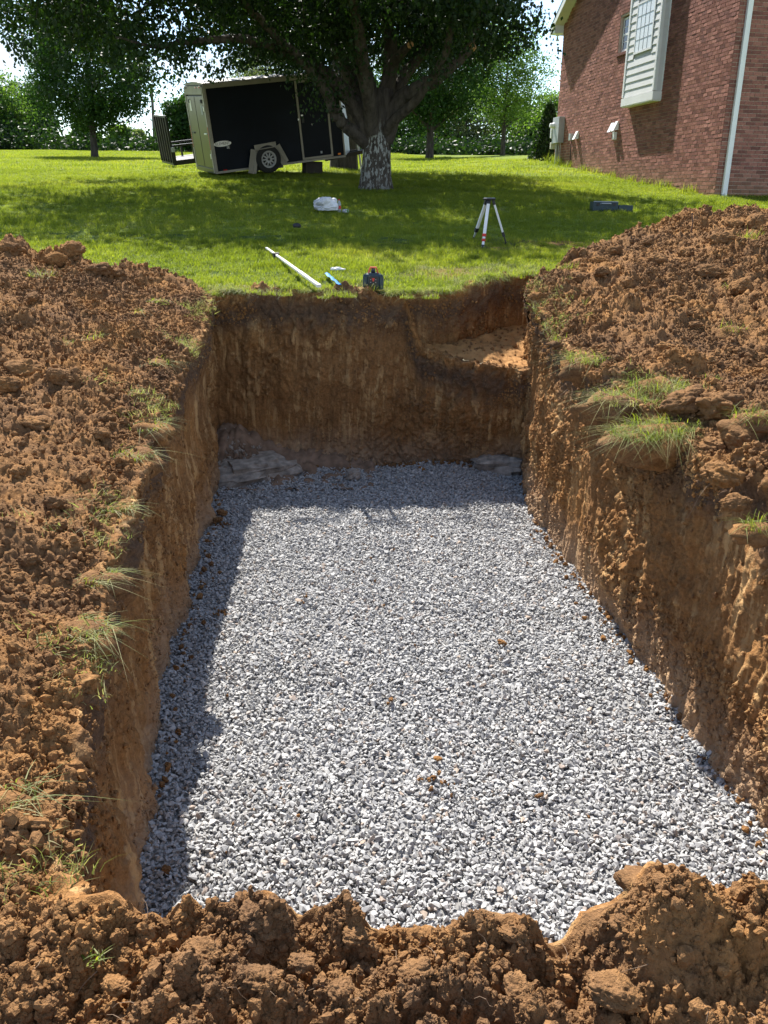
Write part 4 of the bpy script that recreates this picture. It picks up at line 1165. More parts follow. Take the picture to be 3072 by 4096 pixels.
def smooth_line(P, n=6):
    P = [np.array(q, float) for q in P]; out = []
    for i in range(len(P) - 1):
        p0 = P[max(i - 1, 0)]; p1 = P[i]; p2 = P[i + 1]; p3 = P[min(i + 2, len(P) - 1)]
        for k in range(n):
            t = k / n
            out.append(.5 * ((2 * p1) + (p2 - p0) * t + (2 * p0 - 5 * p1 + 4 * p2 - p3) * t * t + (3 * p1 - p0 - 3 * p2 + p3) * t ** 3))
    out.append(P[-1]); return out
def limb(mb, P, R, n=10, wob=.0, r=None, sub=6):
    """P points, R radii at them"""
    Q = smooth_line([list(p) + [rad] for p, rad in zip(P, R)], sub)
    pts = [Vector(q[:3]) for q in Q]; rads = [max(q[3], .004) for q in Q]
    if wob and r: pts = [p + Vector((r.gauss(0, wob), r.gauss(0, wob), r.gauss(0, wob))) * (0 if i == 0 else 1) for i, p in enumerate(pts)]
    mb.tube(pts, rads, n)
def leaf_mesh(name, C, size, mat, parent, fold=.35, droop=.5, seed=1):
    """leaf shaped pairs of faces folded on the midrib, one island each"""
    rg = np.random.default_rng(seed)
    n = len(C); s = size * rg.uniform(.65, 1.3, n)
    a = rg.uniform(0, 6.283, n); el_ = rg.normal(-droop, .55, n)
    d = np.stack([np.cos(a) * np.cos(el_), np.sin(a) * np.cos(el_), np.sin(el_)], 1)
    b = np.cross(d, rg.normal(size=(n, 3))); b /= np.linalg.norm(b, axis=1)[:, None] + 1e-9
    nn = np.cross(d, b)
    tip = C + d * s[:, None]; mid = C + d * s[:, None] * .42
    l = mid + (b * .36 + nn * fold * .36) * s[:, None]; r_ = mid + (-b * .36 + nn * fold * .36) * s[:, None]
    V = np.stack([C, l, tip, r_], 1).reshape(-1, 3)
    i = np.arange(n) * 4
    F = np.concatenate([np.stack([i, i + 2, i + 1], 1), np.stack([i, i + 3, i + 2], 1)])
    return mk(name, V, F, mat, parent)
def crown_points(rg, n, cen, rad, clump=.35, per=40, shell=.55, low=None):
    """clustered points in an ellipsoid, denser towards its skin"""
    m = max(4, n // per)
    q = rg.normal(size=(m * 3, 3)); q /= np.linalg.norm(q, axis=1)[:, None]
    rr = (shell + (1 - shell) * rg.random(m * 3)) ** .8
    lump = 1 + .16 * vnoise(q[:, 0] * 2.2 + cen[0], q[:, 1] * 2.2 + cen[1], q[:, 2] * 2.2, seed=int(abs(cen[0] * 10)) + 3) + .1 * vnoise(q[:, 0] * 5, q[:, 1] * 5 + cen[1], q[:, 2] * 5, seed=5)
    c = np.array(cen) + q * rr[:, None] * lump[:, None] * np.array(rad)
    if low is not None: c = c[c[:, 2] > low(c[:, 0], c[:, 1])]
    c = c[:m]
    k = rg.integers(0, len(c), n)
    sc = rg.uniform(.5, 1.3, len(c))[k]
    return c[k] + rg.normal(size=(n, 3)) * (clump * sc)[:, None] * np.array([1, 1, .7])
def tree(name, label, base, height, rad, mat, nleaf, lsize, trunk_r, cb, seed, group=None, bark=M_BARK, cen_h=None, lean=0, cat='tree', shell=.45, per=40, clump=None):
    """tapered trunk, forking limbs and a leafy crown. cb: clear trunk below the crown"""
    rg = np.random.default_rng(seed); r = random.Random(seed)
    t = thing(name, label, cat, base, 0, group)
    mb = MB(); top = height * .82
    limb(mb, [(0, 0, -.15), (0, 0, .1), (lean * .3, 0, cb), (lean * .6, 0, height * .5), (lean, 0, top)], [trunk_r * 1.6, trunk_r * 1.1, trunk_r * .85, trunk_r * .5, .02], 9)
    hc = (cb + height) / 2
    for k in range(11):
        h0 = cb * .9 + (top - cb) * r.random() * .75; an = k * 2.4 + r.random(); L = rad * r.uniform(.5, .92)
        p0 = Vector((lean * h0 / height, 0, h0)); d = Vector((math.cos(an), math.sin(an), r.uniform(.25, .8)))
        limb(mb, [p0, p0 + d * L * .5 + Vector((0, 0, .1)), p0 + d * L], [trunk_r * .4, trunk_r * .24, .012], 6, .02, r, 3)
    mb.build('trunk', bark, t)
    C = crown_points(rg, nleaf, (lean * .5, 0, hc), (rad, rad * .95, (height - cb) / 2), clump or rad * .16, per, shell)
    leaf_mesh('crown', C, lsize, mat, t, seed=seed)
    return t

# the old pear tree in the middle of the lawn
TB = on_ground(1503, 757); TZ = TB[2]
t = thing('pear_tree', 'large spreading tree with pale flaking trunk on the lawn in front of the trailer', 'tree', TB)
def tp(dx_, dy_, off=0.0):
    """photo point (in the 1659-wide view) to a point in the tree's own frame, off metres behind the trunk"""
    q = at_y(dx_ * DD, dy_ * DD, TB[1] + off); return (q[0] - TB[0], q[1] - TB[1], q[2] - TZ)
ring = []
mb = MB()
prof = [(-.12, .42), (.0, .375), (.08, .35), (.3, .325), (.7, .31), (1.1, .315), (1.45, .35), (1.75, .37), (2.05, .32)]
nn_ = 40
V = []; F = []
for i, (h, rad_) in enumerate(prof):
    for k in range(nn_):
        an = 2 * math.pi * k / nn_
        rr_ = rad_ * (1 + .07 * math.sin(an * 5 + h * 2) * (1.3 - min(h, 1)) + .05 * math.sin(an * 9 + h * 5) + .03 * math.sin(an * 17 - h * 9))
        cx = -.01 + .02 * h
        V.append((cx + rr_ * math.cos(an), rr_ * .95 * math.sin(an), h))
for i in range(len(prof) - 1):
    for k in range(nn_):
        F.append((i * nn_ + k, i * nn_ + (k + 1) % nn_, (i + 1) * nn_ + (k + 1) % nn_, (i + 1) * nn_ + k))
F.append(tuple((len(prof) - 1) * nn_ + k for k in range(nn_)))
mb.add(V, F); mb.build('trunk', M_LICHEN, t, True)
rl = random.Random(2)
LIMBS = [
    ([(828, 300, 0), (862, 222, -.2), (905, 190, -.5), (955, 162, -.7), (1020, 103, -.9)], [.24, .19, .16, .13, .078]),
    ([(1005, 118, -.85), (1030, 60, -.9), (1048, 10, -.9), (1075, -80, -1.2)], [.075, .06, .05, .03]),
    ([(815, 295, .1), (832, 220, .1), (850, 140, .0), (884, 98, -.6)], [.22, .17, .13, .072]),
    ([(812, 290, .2), (795, 190, .3), (765, 90, .5), (735, 0, .6), (690, -160, .8)], [.24, .19, .16, .13, .07]),
    ([(800, 300, 0), (775, 240, -.2), (735, 190, -.4), (690, 150, -.7), (610, 108, -1.2), (520, 85, -1.8), (400, 90, -2.6), (330, 100, -3.2), (250, 80, -3.8)], [.24, .19, .165, .145, .11, .08, .055, .035, .015]),
    ([(795, 310, -.05), (750, 275, -.3), (720, 235, -.5), (700, 190, -.7), (640, 120, -1.2), (560, 40, -1.9), (480, -60, -2.5)], [.17, .135, .125, .11, .09, .07, .04]),
    ([(805, 280, .3), (740, 130, 1.2), (680, 50, 2.0), (600, -60, 3.0)], [.20, .15, .12, .05]),
    ([(820, 285, .3), (870, 170, .9), (930, 90, 1.5), (990, 0, 2.2), (1060, -90, 3.0)], [.19, .14, .11, .08, .04]),
    ([(818, 285, .15), (845, 130, .3), (835, 20, .5), (850, -200, .6), (840, -420, .8)], [.20, .15, .13, .09, .04]),
    ([(825, 290, -.15), (905, 205, -.9), (960, 120, -1.6), (980, 10, -2.4), (990, -120, -3.2)], [.12, .09, .075, .06, .03]),
    ([(805, 285, -.2), (790, 160, -1.0), (770, 40, -2.0), (740, -110, -3.2)], [.17, .13, .1, .05]),
]
for P_, R_ in LIMBS:
    mb = MB(); limb(mb, [tp(*q) for q in P_], R_, 12, .012, rl); mb.build('limb', M_BARK, t)
for (px, py, off), dirv, rad_ in (((1022, 101, -.92), (.5, -.5, .5), .075), ((886, 97, -.62), (.2, -.9, .1), .07)):
    c = Vector(tp(px, py, off)); d = Vector(dirv).normalized()
    mb = MB(); mb.tube([c - d * .05, c + d * .03], [rad_, rad_ * .98], 14); mb.build('cut_stub', M_CUT, t)
# twigs and leaves
rg = np.random.default_rng(11)
def low_edge(x, y):
    """lowest leaves above the trunk base, m (tree frame)"""
    a = np.interp(x, [-9.5, -7.6, -6.2, -5.2, -4.2, -3.2, -2, -.8, .6, 1.6, 2.6, 3.4, 5], [3.7, 3.3, 2.75, 2.7, 3.2, 3.05, 3.0, 3.1, 3.1, 3.05, 2.95, 2.85, 3.2])
    return a + .35 * vnoise(x * .9, y * .9, seed=23) + .1 * np.maximum(0, -y) * .4
m_ = 2300
cx = rg.uniform(-9.6, 5.4, m_ * 4); cy = rg.uniform(-6, 6.4, m_ * 4); hz_ = rg.random(m_ * 4)
k = (((cx + 2.6) / 7.2) ** 2 + (cy / 6.2) ** 2 < 1) & (cx < 2.75 + .25 * rg.normal(size=m_ * 4)) & (vnoise(cx * .55, cy * .55, seed=29) + .5 * vnoise(cx * 1.6, cy * 1.6, seed=30) > -.42)
cx, cy, hz_ = cx[k][:m_], cy[k][:m_], hz_[k][:m_]
cz = low_edge(cx, cy) + .12 + hz_ ** 1.4 * 1.7
ce = np.stack([cx, cy, cz], 1)
kk = rg.integers(0, len(ce), 64000)
C = ce[kk] + rg.normal(size=(64000, 3)) * np.array([.24, .24, .17]) * rg.uniform(.6, 1.4, len(ce))[kk][:, None]
C = C[C[:, 2] > low_edge(C[:, 0], C[:, 1]) - .25]
leaf_mesh('lower_foliage', C, .105, M_LEAF, t, .35, .7, 5)
# hanging sprays at the right edge of the crown and above the trailer
sp_ = []
for dx_, dy_, off, L in [(1080, 10, -1, .6), (1110, 20, -1.2, .7), (1135, 10, -.8, .8), (1105, 55, -1, .6), (1145, 62, -.9, .9), (1125, 90, -1, .4), (1090, 85, -.5, .5), (1060, 100, -.5, .5), (1040, 80, 0, .5), (1100, 95, -.6, .35), (485, 130, -2, .6), (470, 150, -2, .35), (520, 120, -1.5, .5), (390, 110, -2.6, .6), (310, 150, -3.2, .5), (290, 190, -3.2, .35), (200, 150, -3, .8), (150, 185, -3, .7), (60, 100, -3, .7), (20, 80, -3, .8), (130, 120, -3, .8), (230, 110, -3, .7), (900, 60, -1, .7), (960, 70, -.5, .7), (1000, 40, -1, .7), (940, 20, .5, .8), (880, 20, .6, .8), (660, 60, 0, .8), (610, 100, .5, .6), (570, 60, .5, .8), (700, 20, -1, .7), (820, 40, -1.5, .6), (990, 95, .6, .5), (1010, 20, .6, .7)]:
    q = np.array(tp(dx_, dy_, off)); nlf = int(150 * L)
    st_ = rg.normal(size=(5, 3)) * np.array([.25, .25, .12]) * L + q
    for s0 in st_:
        d = rg.normal(size=3) * np.array([.5, .5, .2]) + np.array([0, 0, -.45]); u_ = rg.random((nlf // 5, 1))
        sp_.append(s0 + d * u_ * .55 * L + rg.normal(size=(nlf // 5, 3)) * .06)
for li in (4, 5, 6, 7, 9, 10):
    Q = np.array([q[:3] for q in smooth_line([tp(*q) for q in LIMBS[li][0]], 8)]); Q = Q[int(len(Q) * .38):]
    kq = rg.integers(0, len(Q), 2600 if li == 4 else 1300)
    cl_ = Q[kq] + np.stack([vnoise(kq * 1.7, kq * .3, seed=1) * .5, vnoise(kq * 2.1, kq * .7, seed=2) * .5, vnoise(kq * 1.3, kq * .9, seed=3) * .25], 1)
    sp_.append(cl_ + rg.normal(size=(len(kq), 3)) * np.array([.22, .22, .16]))
leaf_mesh('hanging_foliage', np.concatenate(sp_), .08, M_LEAF, t, .35, .9, 6)
C = crown_points(rg, 19000, (-1.5, 1.3, 6.3), (6.7, 5.3, 2.9), .5, 26, .5)
C = C[(C[:, 2] > 4.0) & ((C[:, 0] < 2.7) | (C[:, 2] > 5.6))]
leaf_mesh('upper_foliage', C, .21, M_LEAF, t, .35, .5, 7)
mb = MB(); r = random.Random(8)
for i in rg.choice(len(ce), 420, replace=False):
    c = Vector(ce[i]); d = Vector((r.gauss(0, .5), r.gauss(0, .5), .6)).normalized(); L = r.uniform(.4, 1.1)
    mb.tube([c - d * .1 + Vector((r.gauss(0, .1), r.gauss(0, .1), -.1)), c + d * L * .4, c + d * L], [.006, .009, .014], 4, False)
tag(mb.build('twigs', M_BARK, t), kind='stuff')
# the second old tree behind the trailer
b2 = at_y(1375, 655, 30.0); z2 = float(surf(b2[0], 30.0)[0])
tree('pear_tree', 'old tree with thick dark trunk standing behind the black trailer', (b2[0], 30.0, z2), 9.5, 3.3, M_LEAF, 16000, .15, .42, 4.3, 31, None, M_BARK, shell=.4)
# lawn trees
q = on_ground(380, 630); tree('lawn_tree', 'dense round dark green tree on the lawn left of the trailers', q, 6.3, 2.45, M_LEAFB, 34000, .12, .16, 1.05, 41, 'lawn trees', shell=.6)
q = on_ground(1718, 634); tree('lawn_tree', 'dark green lawn tree with low crown right of the old trunk', q, 7.2, 2.9, M_LEAFB, 28000, .14, .20, 1.3, 42, 'lawn trees', shell=.45)
q = at_y(2010, 617, 54.0); tree('lawn_tree', 'light green upright lawn tree towards the house', (q[0], 54.0, float(surf(q[0], 54.0)[0])), 7.0, 2.2, M_LEAFL, 17000, .12, .14, 1.5, 43, 'lawn trees', shell=.4)
# trees along the field edge
def edge_tree(px, Y, h, rad, mat, seed, label, nl=9000, ls=.2, cb=.5, gr='trees along the field edge'):
    q = at_y(px * DD, 600, Y); x0 = q[0]
    return tree('field_edge_tree', label, (x0, Y, float(G(x0, Y)) - .3), h, rad, mat, nl, ls, .16, cb, seed, gr, shell=.35, per=60)
edge_tree(20, 76, 6.0, 2.6, M_LEAFL, 51, 'tall light green tree in the field edge at the far left'); edge_tree(68, 79, 6.3, 2.3, M_LEAFB, 52, 'tall thin dark tree in the field edge beside the round lawn tree')
edge_tree(-50, 74, 6.2, 2.8, M_LEAFB, 50, 'dark tree at the end of the field edge'); edge_tree(95, 82, 6.0, 1.6, M_LEAFB, 53, 'slim tree in the field edge half hidden by the round lawn tree')
edge_tree(408, 62, 3.9, 1.5, M_LEAFB, 54, 'rounded dark tree seen between ramp gate and black trailer'); edge_tree(432, 66, 4.3, 1.6, M_LEAFL, 55, 'greyish green tree half behind the rear of the black trailer')
edge_tree(600, 84, 11.8, 3.0, M_LEAFP, 56, 'pale tree top showing above the trailer roof'); edge_tree(545, 86, 10.0, 2.2, M_LEAFP, 57, 'pale tree top at the left above the trailer roof')
edge_tree(870, 78, 5.6, 3.0, M_LEAFB, 58, 'dark tree in the field edge just right of the old trunk'); edge_tree(1005, 80, 7.0, 2.6, M_LEAFP, 59, 'greyish tree between the two lawn trees')
edge_tree(1110, 82, 5.4, 2.5, M_LEAFB, 60, 'dark tree behind the light green lawn tree'); edge_tree(1192, 84, 6.6, 2.2, M_LEAFL, 61, 'light green tree beside the far corner of the house')
edge_tree(1155, 78, 4.2, 2.0, M_LEAFL, 62, 'bushy light green tree left of the house corner'); edge_tree(940, 82, 6.5, 2.8, M_LEAFL, 63, 'light tree behind the dark lawn tree')
edge_tree(262, 74, 2.5, .9, M_LEAFL, 64, 'low yellowish green tree behind the round lawn tree'); edge_tree(296, 78, 2.3, .9, M_LEAFP, 65, 'low grey green tree beside the ramp gate')
edge_tree(185, 74, 3.0, 1.0, M_LEAFL, 66, 'small yellow green tree behind the round lawn tree trunk'); edge_tree(760, 80, 9.0, 3.0, M_LEAFB, 67, 'dark tree behind the black trailer nose')
# undergrowth along the field edge
rg = np.random.default_rng(77)
cc = []
for i in range(330):
    x0 = rg.uniform(-44, 30); y0 = rg.uniform(70, 82); z0 = float(G(x0, y0)); h = rg.uniform(1.0, 2.2) * float(np.interp(x0 / y0, [-.40, -.36, -.345, -.3, -.27, .3], [1.35, 1.3, .75, .6, .8, .9])) * (1 + .3 * vnoise(np.array([x0 * .2]), np.array([0.]), seed=4)[0])
    n = 280
    cc.append(np.array([x0, y0, z0 + h * .45]) + rg.normal(size=(n, 3)) * np.array([.85, .85, h * .30]))
C = np.concatenate(cc); C[:, 2] = np.maximum(C[:, 2], G(C[:, 0], C[:, 1]) + .05)
o = leaf_mesh('undergrowth', C, .30, M_LEAF, None, seed=9); tag(o, 'dense dark undergrowth along the field edge', kind='stuff')
C = np.stack([rg.uniform(-46, 32, 9000), rg.uniform(84, 88, 9000), np.zeros(9000)], 1); C[:, 2] = G(C[:, 0], C[:, 1]) + rg.uniform(0, 1.9, 9000)
tag(leaf_mesh('far_woods', C, .95, M_LEAFB, None, seed=10), 'dark woods behind the field edge', kind='stuff')
# evergreen at the far house corner, weeds along the wall
q = on_ground(2205, 645)
q = (5.62, 33.9, float(surf(5.62, 33.9)[0]))
t = thing('evergreen_shrub', 'dark pointed evergreen shrub at the far corner of the house', 'shrub', q)
rg = np.random.default_rng(5)
h = rg.random(7000) ** .8; an = rg.uniform(0, 6.28, 7000); rr = (.62 * (1 - h) + .08) * rg.uniform(.5, 1.1, 7000)
leaf_mesh('foliage', np.stack([rr * np.cos(an), rr * np.sin(an), -.1 + h * 1.9], 1), .10, M_LEAF, t, .2, -.6, 6)
mb = MB(); limb(mb, [(0, 0, -.1), (0, 0, 1), (0.02, 0, 2.1)], [.06, .04, .01], 6); mb.build('stem', M_BARK, t)

# ------------------------------------------------------------------ utility pole and wires
M_POLE = plain('weathered_pole', (.12, .105, .09), .9, 0, .25, 4)
M_WIRE = plain('wire', (.20, .20, .20), .6)
pt_ = at_y(606, 343, 92.0); pb = at_y(622, 640, 92.0)
t = thing('utility_pole', 'tall thin utility pole behind the ramp gate trailer', 'utility pole', (pb[0], pb[1], float(G(pb[0], pb[1])) - .2))
o0 = Vector(t.location)
mb = MB(); mb.tube([(0, 0, 0), tuple(Vector(pt_) - o0)], [.17, .12], 10); mb.build('pole', M_POLE, t)
MB().box(tuple(Vector(pt_) - o0 + Vector((0, -.12, -.9))), (.25, .2, .5), None, .03).build('pole_bracket', M_POLE, t)
def wire(a, b, sag, label):
    a = Vector(a); b = Vector(b); pts = []
    for k in range(25):
        u_ = k / 24; q = a.lerp(b, u_); q.z -= sag * 4 * u_ * (1 - u_); pts.append(q)
    mb = MB(); mb.tube(pts, .022, 5); tag(mb.build('power_line', M_WIRE), label, 'power line')
wire(pt_, at_y(1250, 120, 88), .6, 'thin power line from the pole top over the trailer roof')
wire(at_y(-120, 515, 70), at_y(330, 485, 90), .25, 'pale lower cable crossing the trees at the far left')
wire(at_y(-120, 478, 72), at_y(300, 452, 92), .25, 'pale upper cable crossing the trees at the far left')

# ------------------------------------------------------------------ enclosed trailer
def frame(o, a, b, c):
    return Matrix(((a[0], b[0], c[0], o[0]), (a[1], b[1], c[1], o[1]), (a[2], b[2], c[2], o[2]), (0, 0, 0, 1)))
TA = (.89121, .43117, .14085); TBv = (-.44444, .89213, .08114); TC = (-.09067, -.13491, .98670)
def text_mesh(txt, size, ext=.002):
    cu = bpy.data.curves.new('txt', 'FONT'); cu.body = txt; cu.size = size; cu.extrude = ext; cu.align_x = 'CENTER'; cu.align_y = 'CENTER'; cu.resolution_u = 2
    o = bpy.data.objects.new('txt', cu); COL.objects.link(o)
    bpy.context.view_layer.update()
    me = bpy.data.meshes.new_from_object(o.evaluated_get(bpy.context.evaluated_depsgraph_get()))
    bpy.data.objects.remove(o); bpy.data.curves.remove(cu)
    return me
M_NAVY = plain('navy_panel', (.004, .007, .013), .45, 0, .3, 1.5, 0, .12)
M_TRIM = plain('dull_aluminium_trim', (.27, .25, .21), .5, .25, .15, 3)
M_REAR = plain('brushed_rear_door', (.055, .057, .052), .3, .35, .12, 2)
M_ROOFW = plain('galvanised_roof', (.30, .285, .26), .55, .2, .1, 3)
M_TYRE = plain('tyre', (.018, .018, .018), .85, 0, .2, 20, .3)
M_RIM = plain('white_rim', (.34, .345, .35), .4, .2, .1, 8)
M_GUARD = plain('tread_plate', (.55, .56, .57), .35, .6, .15, 12, .4)
M_REDL = plain('red_lens', (.35, .012, .01), .2)
M_AMB = plain('amber_lens', (.75, .20, .02), .2)
T0 = np.array([-4.525, 24.50, 2.06])
t = thing('enclosed_trailer', 'black enclosed cargo trailer with beige trim, nose raised, behind the tree', 'trailer', mat=frame(T0, TA, TBv, TC))
L_, W_, H_ = 3.7, 1.83, 2.1
body = MB().box((L_ / 2, W_ / 2, H_ / 2 + .01), (L_ - .02, W_ - .02, H_ - .03)).build('body', M_NAVY, t)
mb = MB(); prof = [(0, 0), (W_, 0), (W_, .03), (W_ * .75, .065), (W_ / 2, .08), (W_ * .25, .065), (0, .03)]
mb.prism([(y_, z_ + H_) for y_, z_ in prof], 0, -.02, L_ + .02); mb.build('roof', M_ROOFW, t)
def strip(name, c, s, m=M_TRIM, par=t): return MB().box(c, s, None, .004).build(name, m, par)
strip('top_rail', (L_ / 2, -.008, H_ - .045), (L_ + .02, .03, .10)); strip('bottom_rail', (L_ / 2, -.008, .022), (L_ + .02, .03, .055))
strip('corner_post', (.022, -.010, H_ / 2), (.06, .036, H_ - .1)); strip('corner_post', (L_ - .015, -.010, H_ / 2), (.04, .034, H_ - .1))
for k in range(26): MB().box((.026, -.0295, .12 + k * .072), (.012, .004, .012)).build('rivet', M_GREYP, body)
# side door
door = MB().box((2.89, -.004, 1.03), (.80, .018, 1.82), None, .003).build('side_door', M_NAVY, t)
for c, s in (((2.465, -.012, 1.03), (.055, .030, 1.93)), ((3.315, -.012, 1.03), (.055, .030, 1.93)), ((2.89, -.012, .085), (.795, .030, .055)), ((2.89, -.012, 1.965), (.795, .030, .055))): strip('door_frame', c, s, M_TRIM, door)
MB().box((2.56, -.026, 1.05), (.07, .03, .15), None, .006).build('door_latch', M_BLACK, door); MB().box((2.545, -.03, 1.16), (.06, .02, .04), None, .004).build('lock_plate', M_ALU, door)
MB().box((2.435, -.03, 1.07), (.045, .03, .05), None, .006).build('hold_back', M_ALU, t)
MB().box((3.0, -.022, .20), (.05, .02, .06), None, .004).build('vent_plate', M_GREYP, door)
# rear end
rear = MB().box((-.008, W_ / 2, .98), (.03, W_ - .22, 1.72), None, .004).build('rear_door', M_REAR, t)
MB().box((-.026, W_ / 2, .98), (.006, .012, 1.70)).build('door_seam', M_BLACK, rear)
for y_ in (.06, W_ - .06): strip('rear_post', (-.012, y_, H_ / 2 - .02), (.04, .10, H_ - .06))
strip('rear_header', (-.016, W_ / 2, H_ - .12), (.05, W_ - .16, .2)); strip('rear_sill', (-.012, W_ / 2, .055), (.045, W_ - .2, .11), M_REAR)
for y_ in (.25, .55, W_ - .3): MB().box((-.045, y_, H_ - .06), (.02, .12, .035), None, .004).build('marker_light', M_REDL if y_ < 1 else M_BLACK, t)
for z_ in (.42, 1.55): MB().box((-.035, .10, z_), (.03, .07, .12), None, .006).build('hinge', M_ALU, rear)
for y_ in (.28, W_ - .34): MB().box((-.035, y_, .95), (.03, .25, .035), None, .004).build('latch_bar', M_BLACK if y_ > 1 else M_ALU, rear); 
for y_ in (.30, W_ - .35): MB().box((-.034, y_, 1.72), (.03, .09, .09), None, .01).build('door_stop', M_BLACK, rear)
MB().box((-.028, W_ - .45, 1.62), (.006, .16, .26)).build('warning_sticker', M_WHITE, rear); MB().box((-.028, .34, 1.52), (.006, .15, .22)).build('warning_sticker', M_GREYP, rear)
MB().box((-.03, .055, .85), (.014, .03, .55), None, .003).build('tail_light', M_REDL, t); MB().box((-.03, W_ - .055, .85), (.014, .03, .55), None, .003).build('tail_light', M_REDL, t)
# lights and badge on the side
MB().box((.25, -.024, .065), (.10, .02, .03), None, .004).build('side_marker', M_REDL, t); MB().box((3.52, -.024, .10), (.08, .02, .045), None, .004).build('side_marker', M_AMB, t)
mb = MB(); mb.add([(.285 + .235 * math.cos(a * .2618), -.0095, .70 + .068 * math.sin(a * .2618)) for a in range(24)] + [(.285 + .235 * math.cos(a * .2618), .0, .70 + .068 * math.sin(a * .2618)) for a in range(24)], [tuple(range(24))] + [(a, (a + 1) % 24, 24 + (a + 1) % 24, 24 + a) for a in range(24)])
badge = mb.build('badge', M_ALU, t)
RX = Matrix.Rotation(math.radians(90), 4, 'X')
me = text_mesh('ELEMENT', .095); me.materials.append(M_BLACK); o = obj('lettering', me, badge); o.matrix_local = Matrix.Translation((.285, -.0125, .70)) @ RX @ Matrix.Diagonal((1.0, 1, 1, 1))
me = text_mesh('SE', .085); me.materials.append(M_WHITE); o = obj('lettering', me, t); o.matrix_local = Matrix.Translation((.42, -.0075, .595)) @ RX
# wheel and fender
cw = (1.44, -.06, .20)
wh = thing('wheel', None, None); wh.parent = t
del_ = [k for k in ('label', 'category') if k in wh.keys()]
bpy.data.objects.remove(wh)
def wheel(c, par, R=.345, w=.2, face=-1):
    mb = MB(); prof = [(R * .62, -w / 2), (R * .9, -w / 2), (R * .98, -w * .38), (R, -w * .2), (R, w * .2), (R * .98, w * .38), (R * .9, w / 2), (R * .62, w / 2)]
    n = 36; V = []; F = []
    for r0, y0 in prof:
        for k in range(n):
            a = 2 * math.pi * k / n; V.append((c[0] + r0 * math.cos(a), c[1] + y0, c[2] + r0 * math.sin(a)))
    for i in range(len(prof) - 1):
        for k in range(n): F.append((i * n + k, i * n + (k + 1) % n, (i + 1) * n + (k + 1) % n, (i + 1) * n + k))
    mb.add(V, F); wl = mb.build('wheel', M_TYRE, par, True)
    mb = MB(); y1 = c[1] + face * w * .40
    for r0, r1, yy in ((R * .62, R * .52, 0), (R * .52, R * .46, .03), (R * .25, .0, .012)):
        V = []; F = []
        for k in range(n):
            a = 2 * math.pi * k / n
            V += [(c[0] + r0 * math.cos(a), y1, c[2] + r0 * math.sin(a)), (c[0] + max(r1, .001) * math.cos(a), y1 - face * yy, c[2] + max(r1, .001) * math.sin(a))]
        for k in range(n): k2 = (k + 1) % n; F.append((2 * k, 2 * k2, 2 * k2 + 1, 2 * k + 1))
        mb.add(V, F)
    for k in range(10):
        a = 2 * math.pi * k / 10; ca, sa = math.cos(a), math.sin(a)
        mb.bar((c[0] + ca * R * .22, y1 - face * .012, c[2] + sa * R * .22), (c[0] + ca * R * .48, y1 - face * .016, c[2] + sa * R * .48), .035, .012, (0, 1, 0))
    mb.build('rim', M_RIM, wl)
    MB().lathe([(.03, 0), (.03, .03), (.02, .045)], 14).build('hub_cap', M_BLACK, wl).matrix_local = Matrix.Translation((c[0], y1 + face * -.012, c[2])) @ Matrix.Rotation(math.radians(90 * -face), 4, 'X')
    return wl
MB().box((1.42, .02, .20), (.86, .10, .52)).build('wheel_arch', M_BLACK, t)
wheel(cw, t); wheel((1.44, W_ + .06, .20), t, face=1)
for y0 in (-.20, ):
    mb = MB(); poly_ = [(.94, -.10), (1.10, .47), (1.70, .50), (1.90, .06)]
    for i in range(3):
        a = poly_[i]; b = poly_[i + 1]
        mb.bar((a[0], -.10, a[1]), (b[0], -.10, b[1]), .22, .012, (0, 1, 0)); mb.bar((a[0], -.205, a[1]), (b[0], -.205, b[1]), .02, .038, (0, 1, 0))
    mb.build('fender', M_TRIM, t)
# nose, tongue, jack
mb = MB(); mb.add([(L_, 0.0, .02), (L_ + .55, W_ / 2, .05), (L_, W_, .02), (L_, 0.0, .95), (L_ + .55, W_ / 2, .95), (L_, W_, .95)], [(0, 1, 4, 3), (1, 2, 5, 4), (0, 2, 1), (3, 4, 5), (0, 3, 5, 2)]); mb.build('nose_guard', M_GUARD, t)
mb = MB(); mb.add([(L_, 0.0, .952), (L_ + .55, W_ / 2, .952), (L_, W_, .952), (L_, 0.0, H_), (L_ + .42, W_ / 2, H_), (L_, W_, H_)], [(0, 1, 4, 3), (1, 2, 5, 4), (0, 2, 1), (3, 4, 5), (0, 3, 5, 2)]); mb.build('nose_panel', M_WHITE, t)
mb = MB(); mb.bar((L_ - .5, .25, -.02), (L_ + 1.25, W_ / 2, .0), .05, .1); mb.bar((L_ - .5, W_ - .25, -.02), (L_ + 1.25, W_ / 2, .0), .05, .1); mb.box((L_ + 1.3, W_ / 2, .02), (.25, .09, .09)); mb.build('tongue', M_BLACK, t)
mb = MB(); mb.tube([(L_ + .8, W_ / 2, .5), (L_ + .86, W_ / 2, -.42)], .032, 10); mb.tube([(L_ + .86, W_ / 2, -.40), (L_ + .87, W_ / 2, -.6)], [.024, .06], 8); mb.build('jack', M_ALU, t)
for y_ in (W_ / 2 - .14, W_ / 2 + .1):
    mb = MB()
    for k in range(14): mb.tube([(L_ + .95 + (.012 if k % 2 else 0), y_ + .012 * (k % 2), -.06 - k * .042), (L_ + .95 + .01, y_ - .012 * (k % 2), -.06 - k * .042 - .045)], .009, 5)
    mb.build('safety_chain', M_RUST, t)
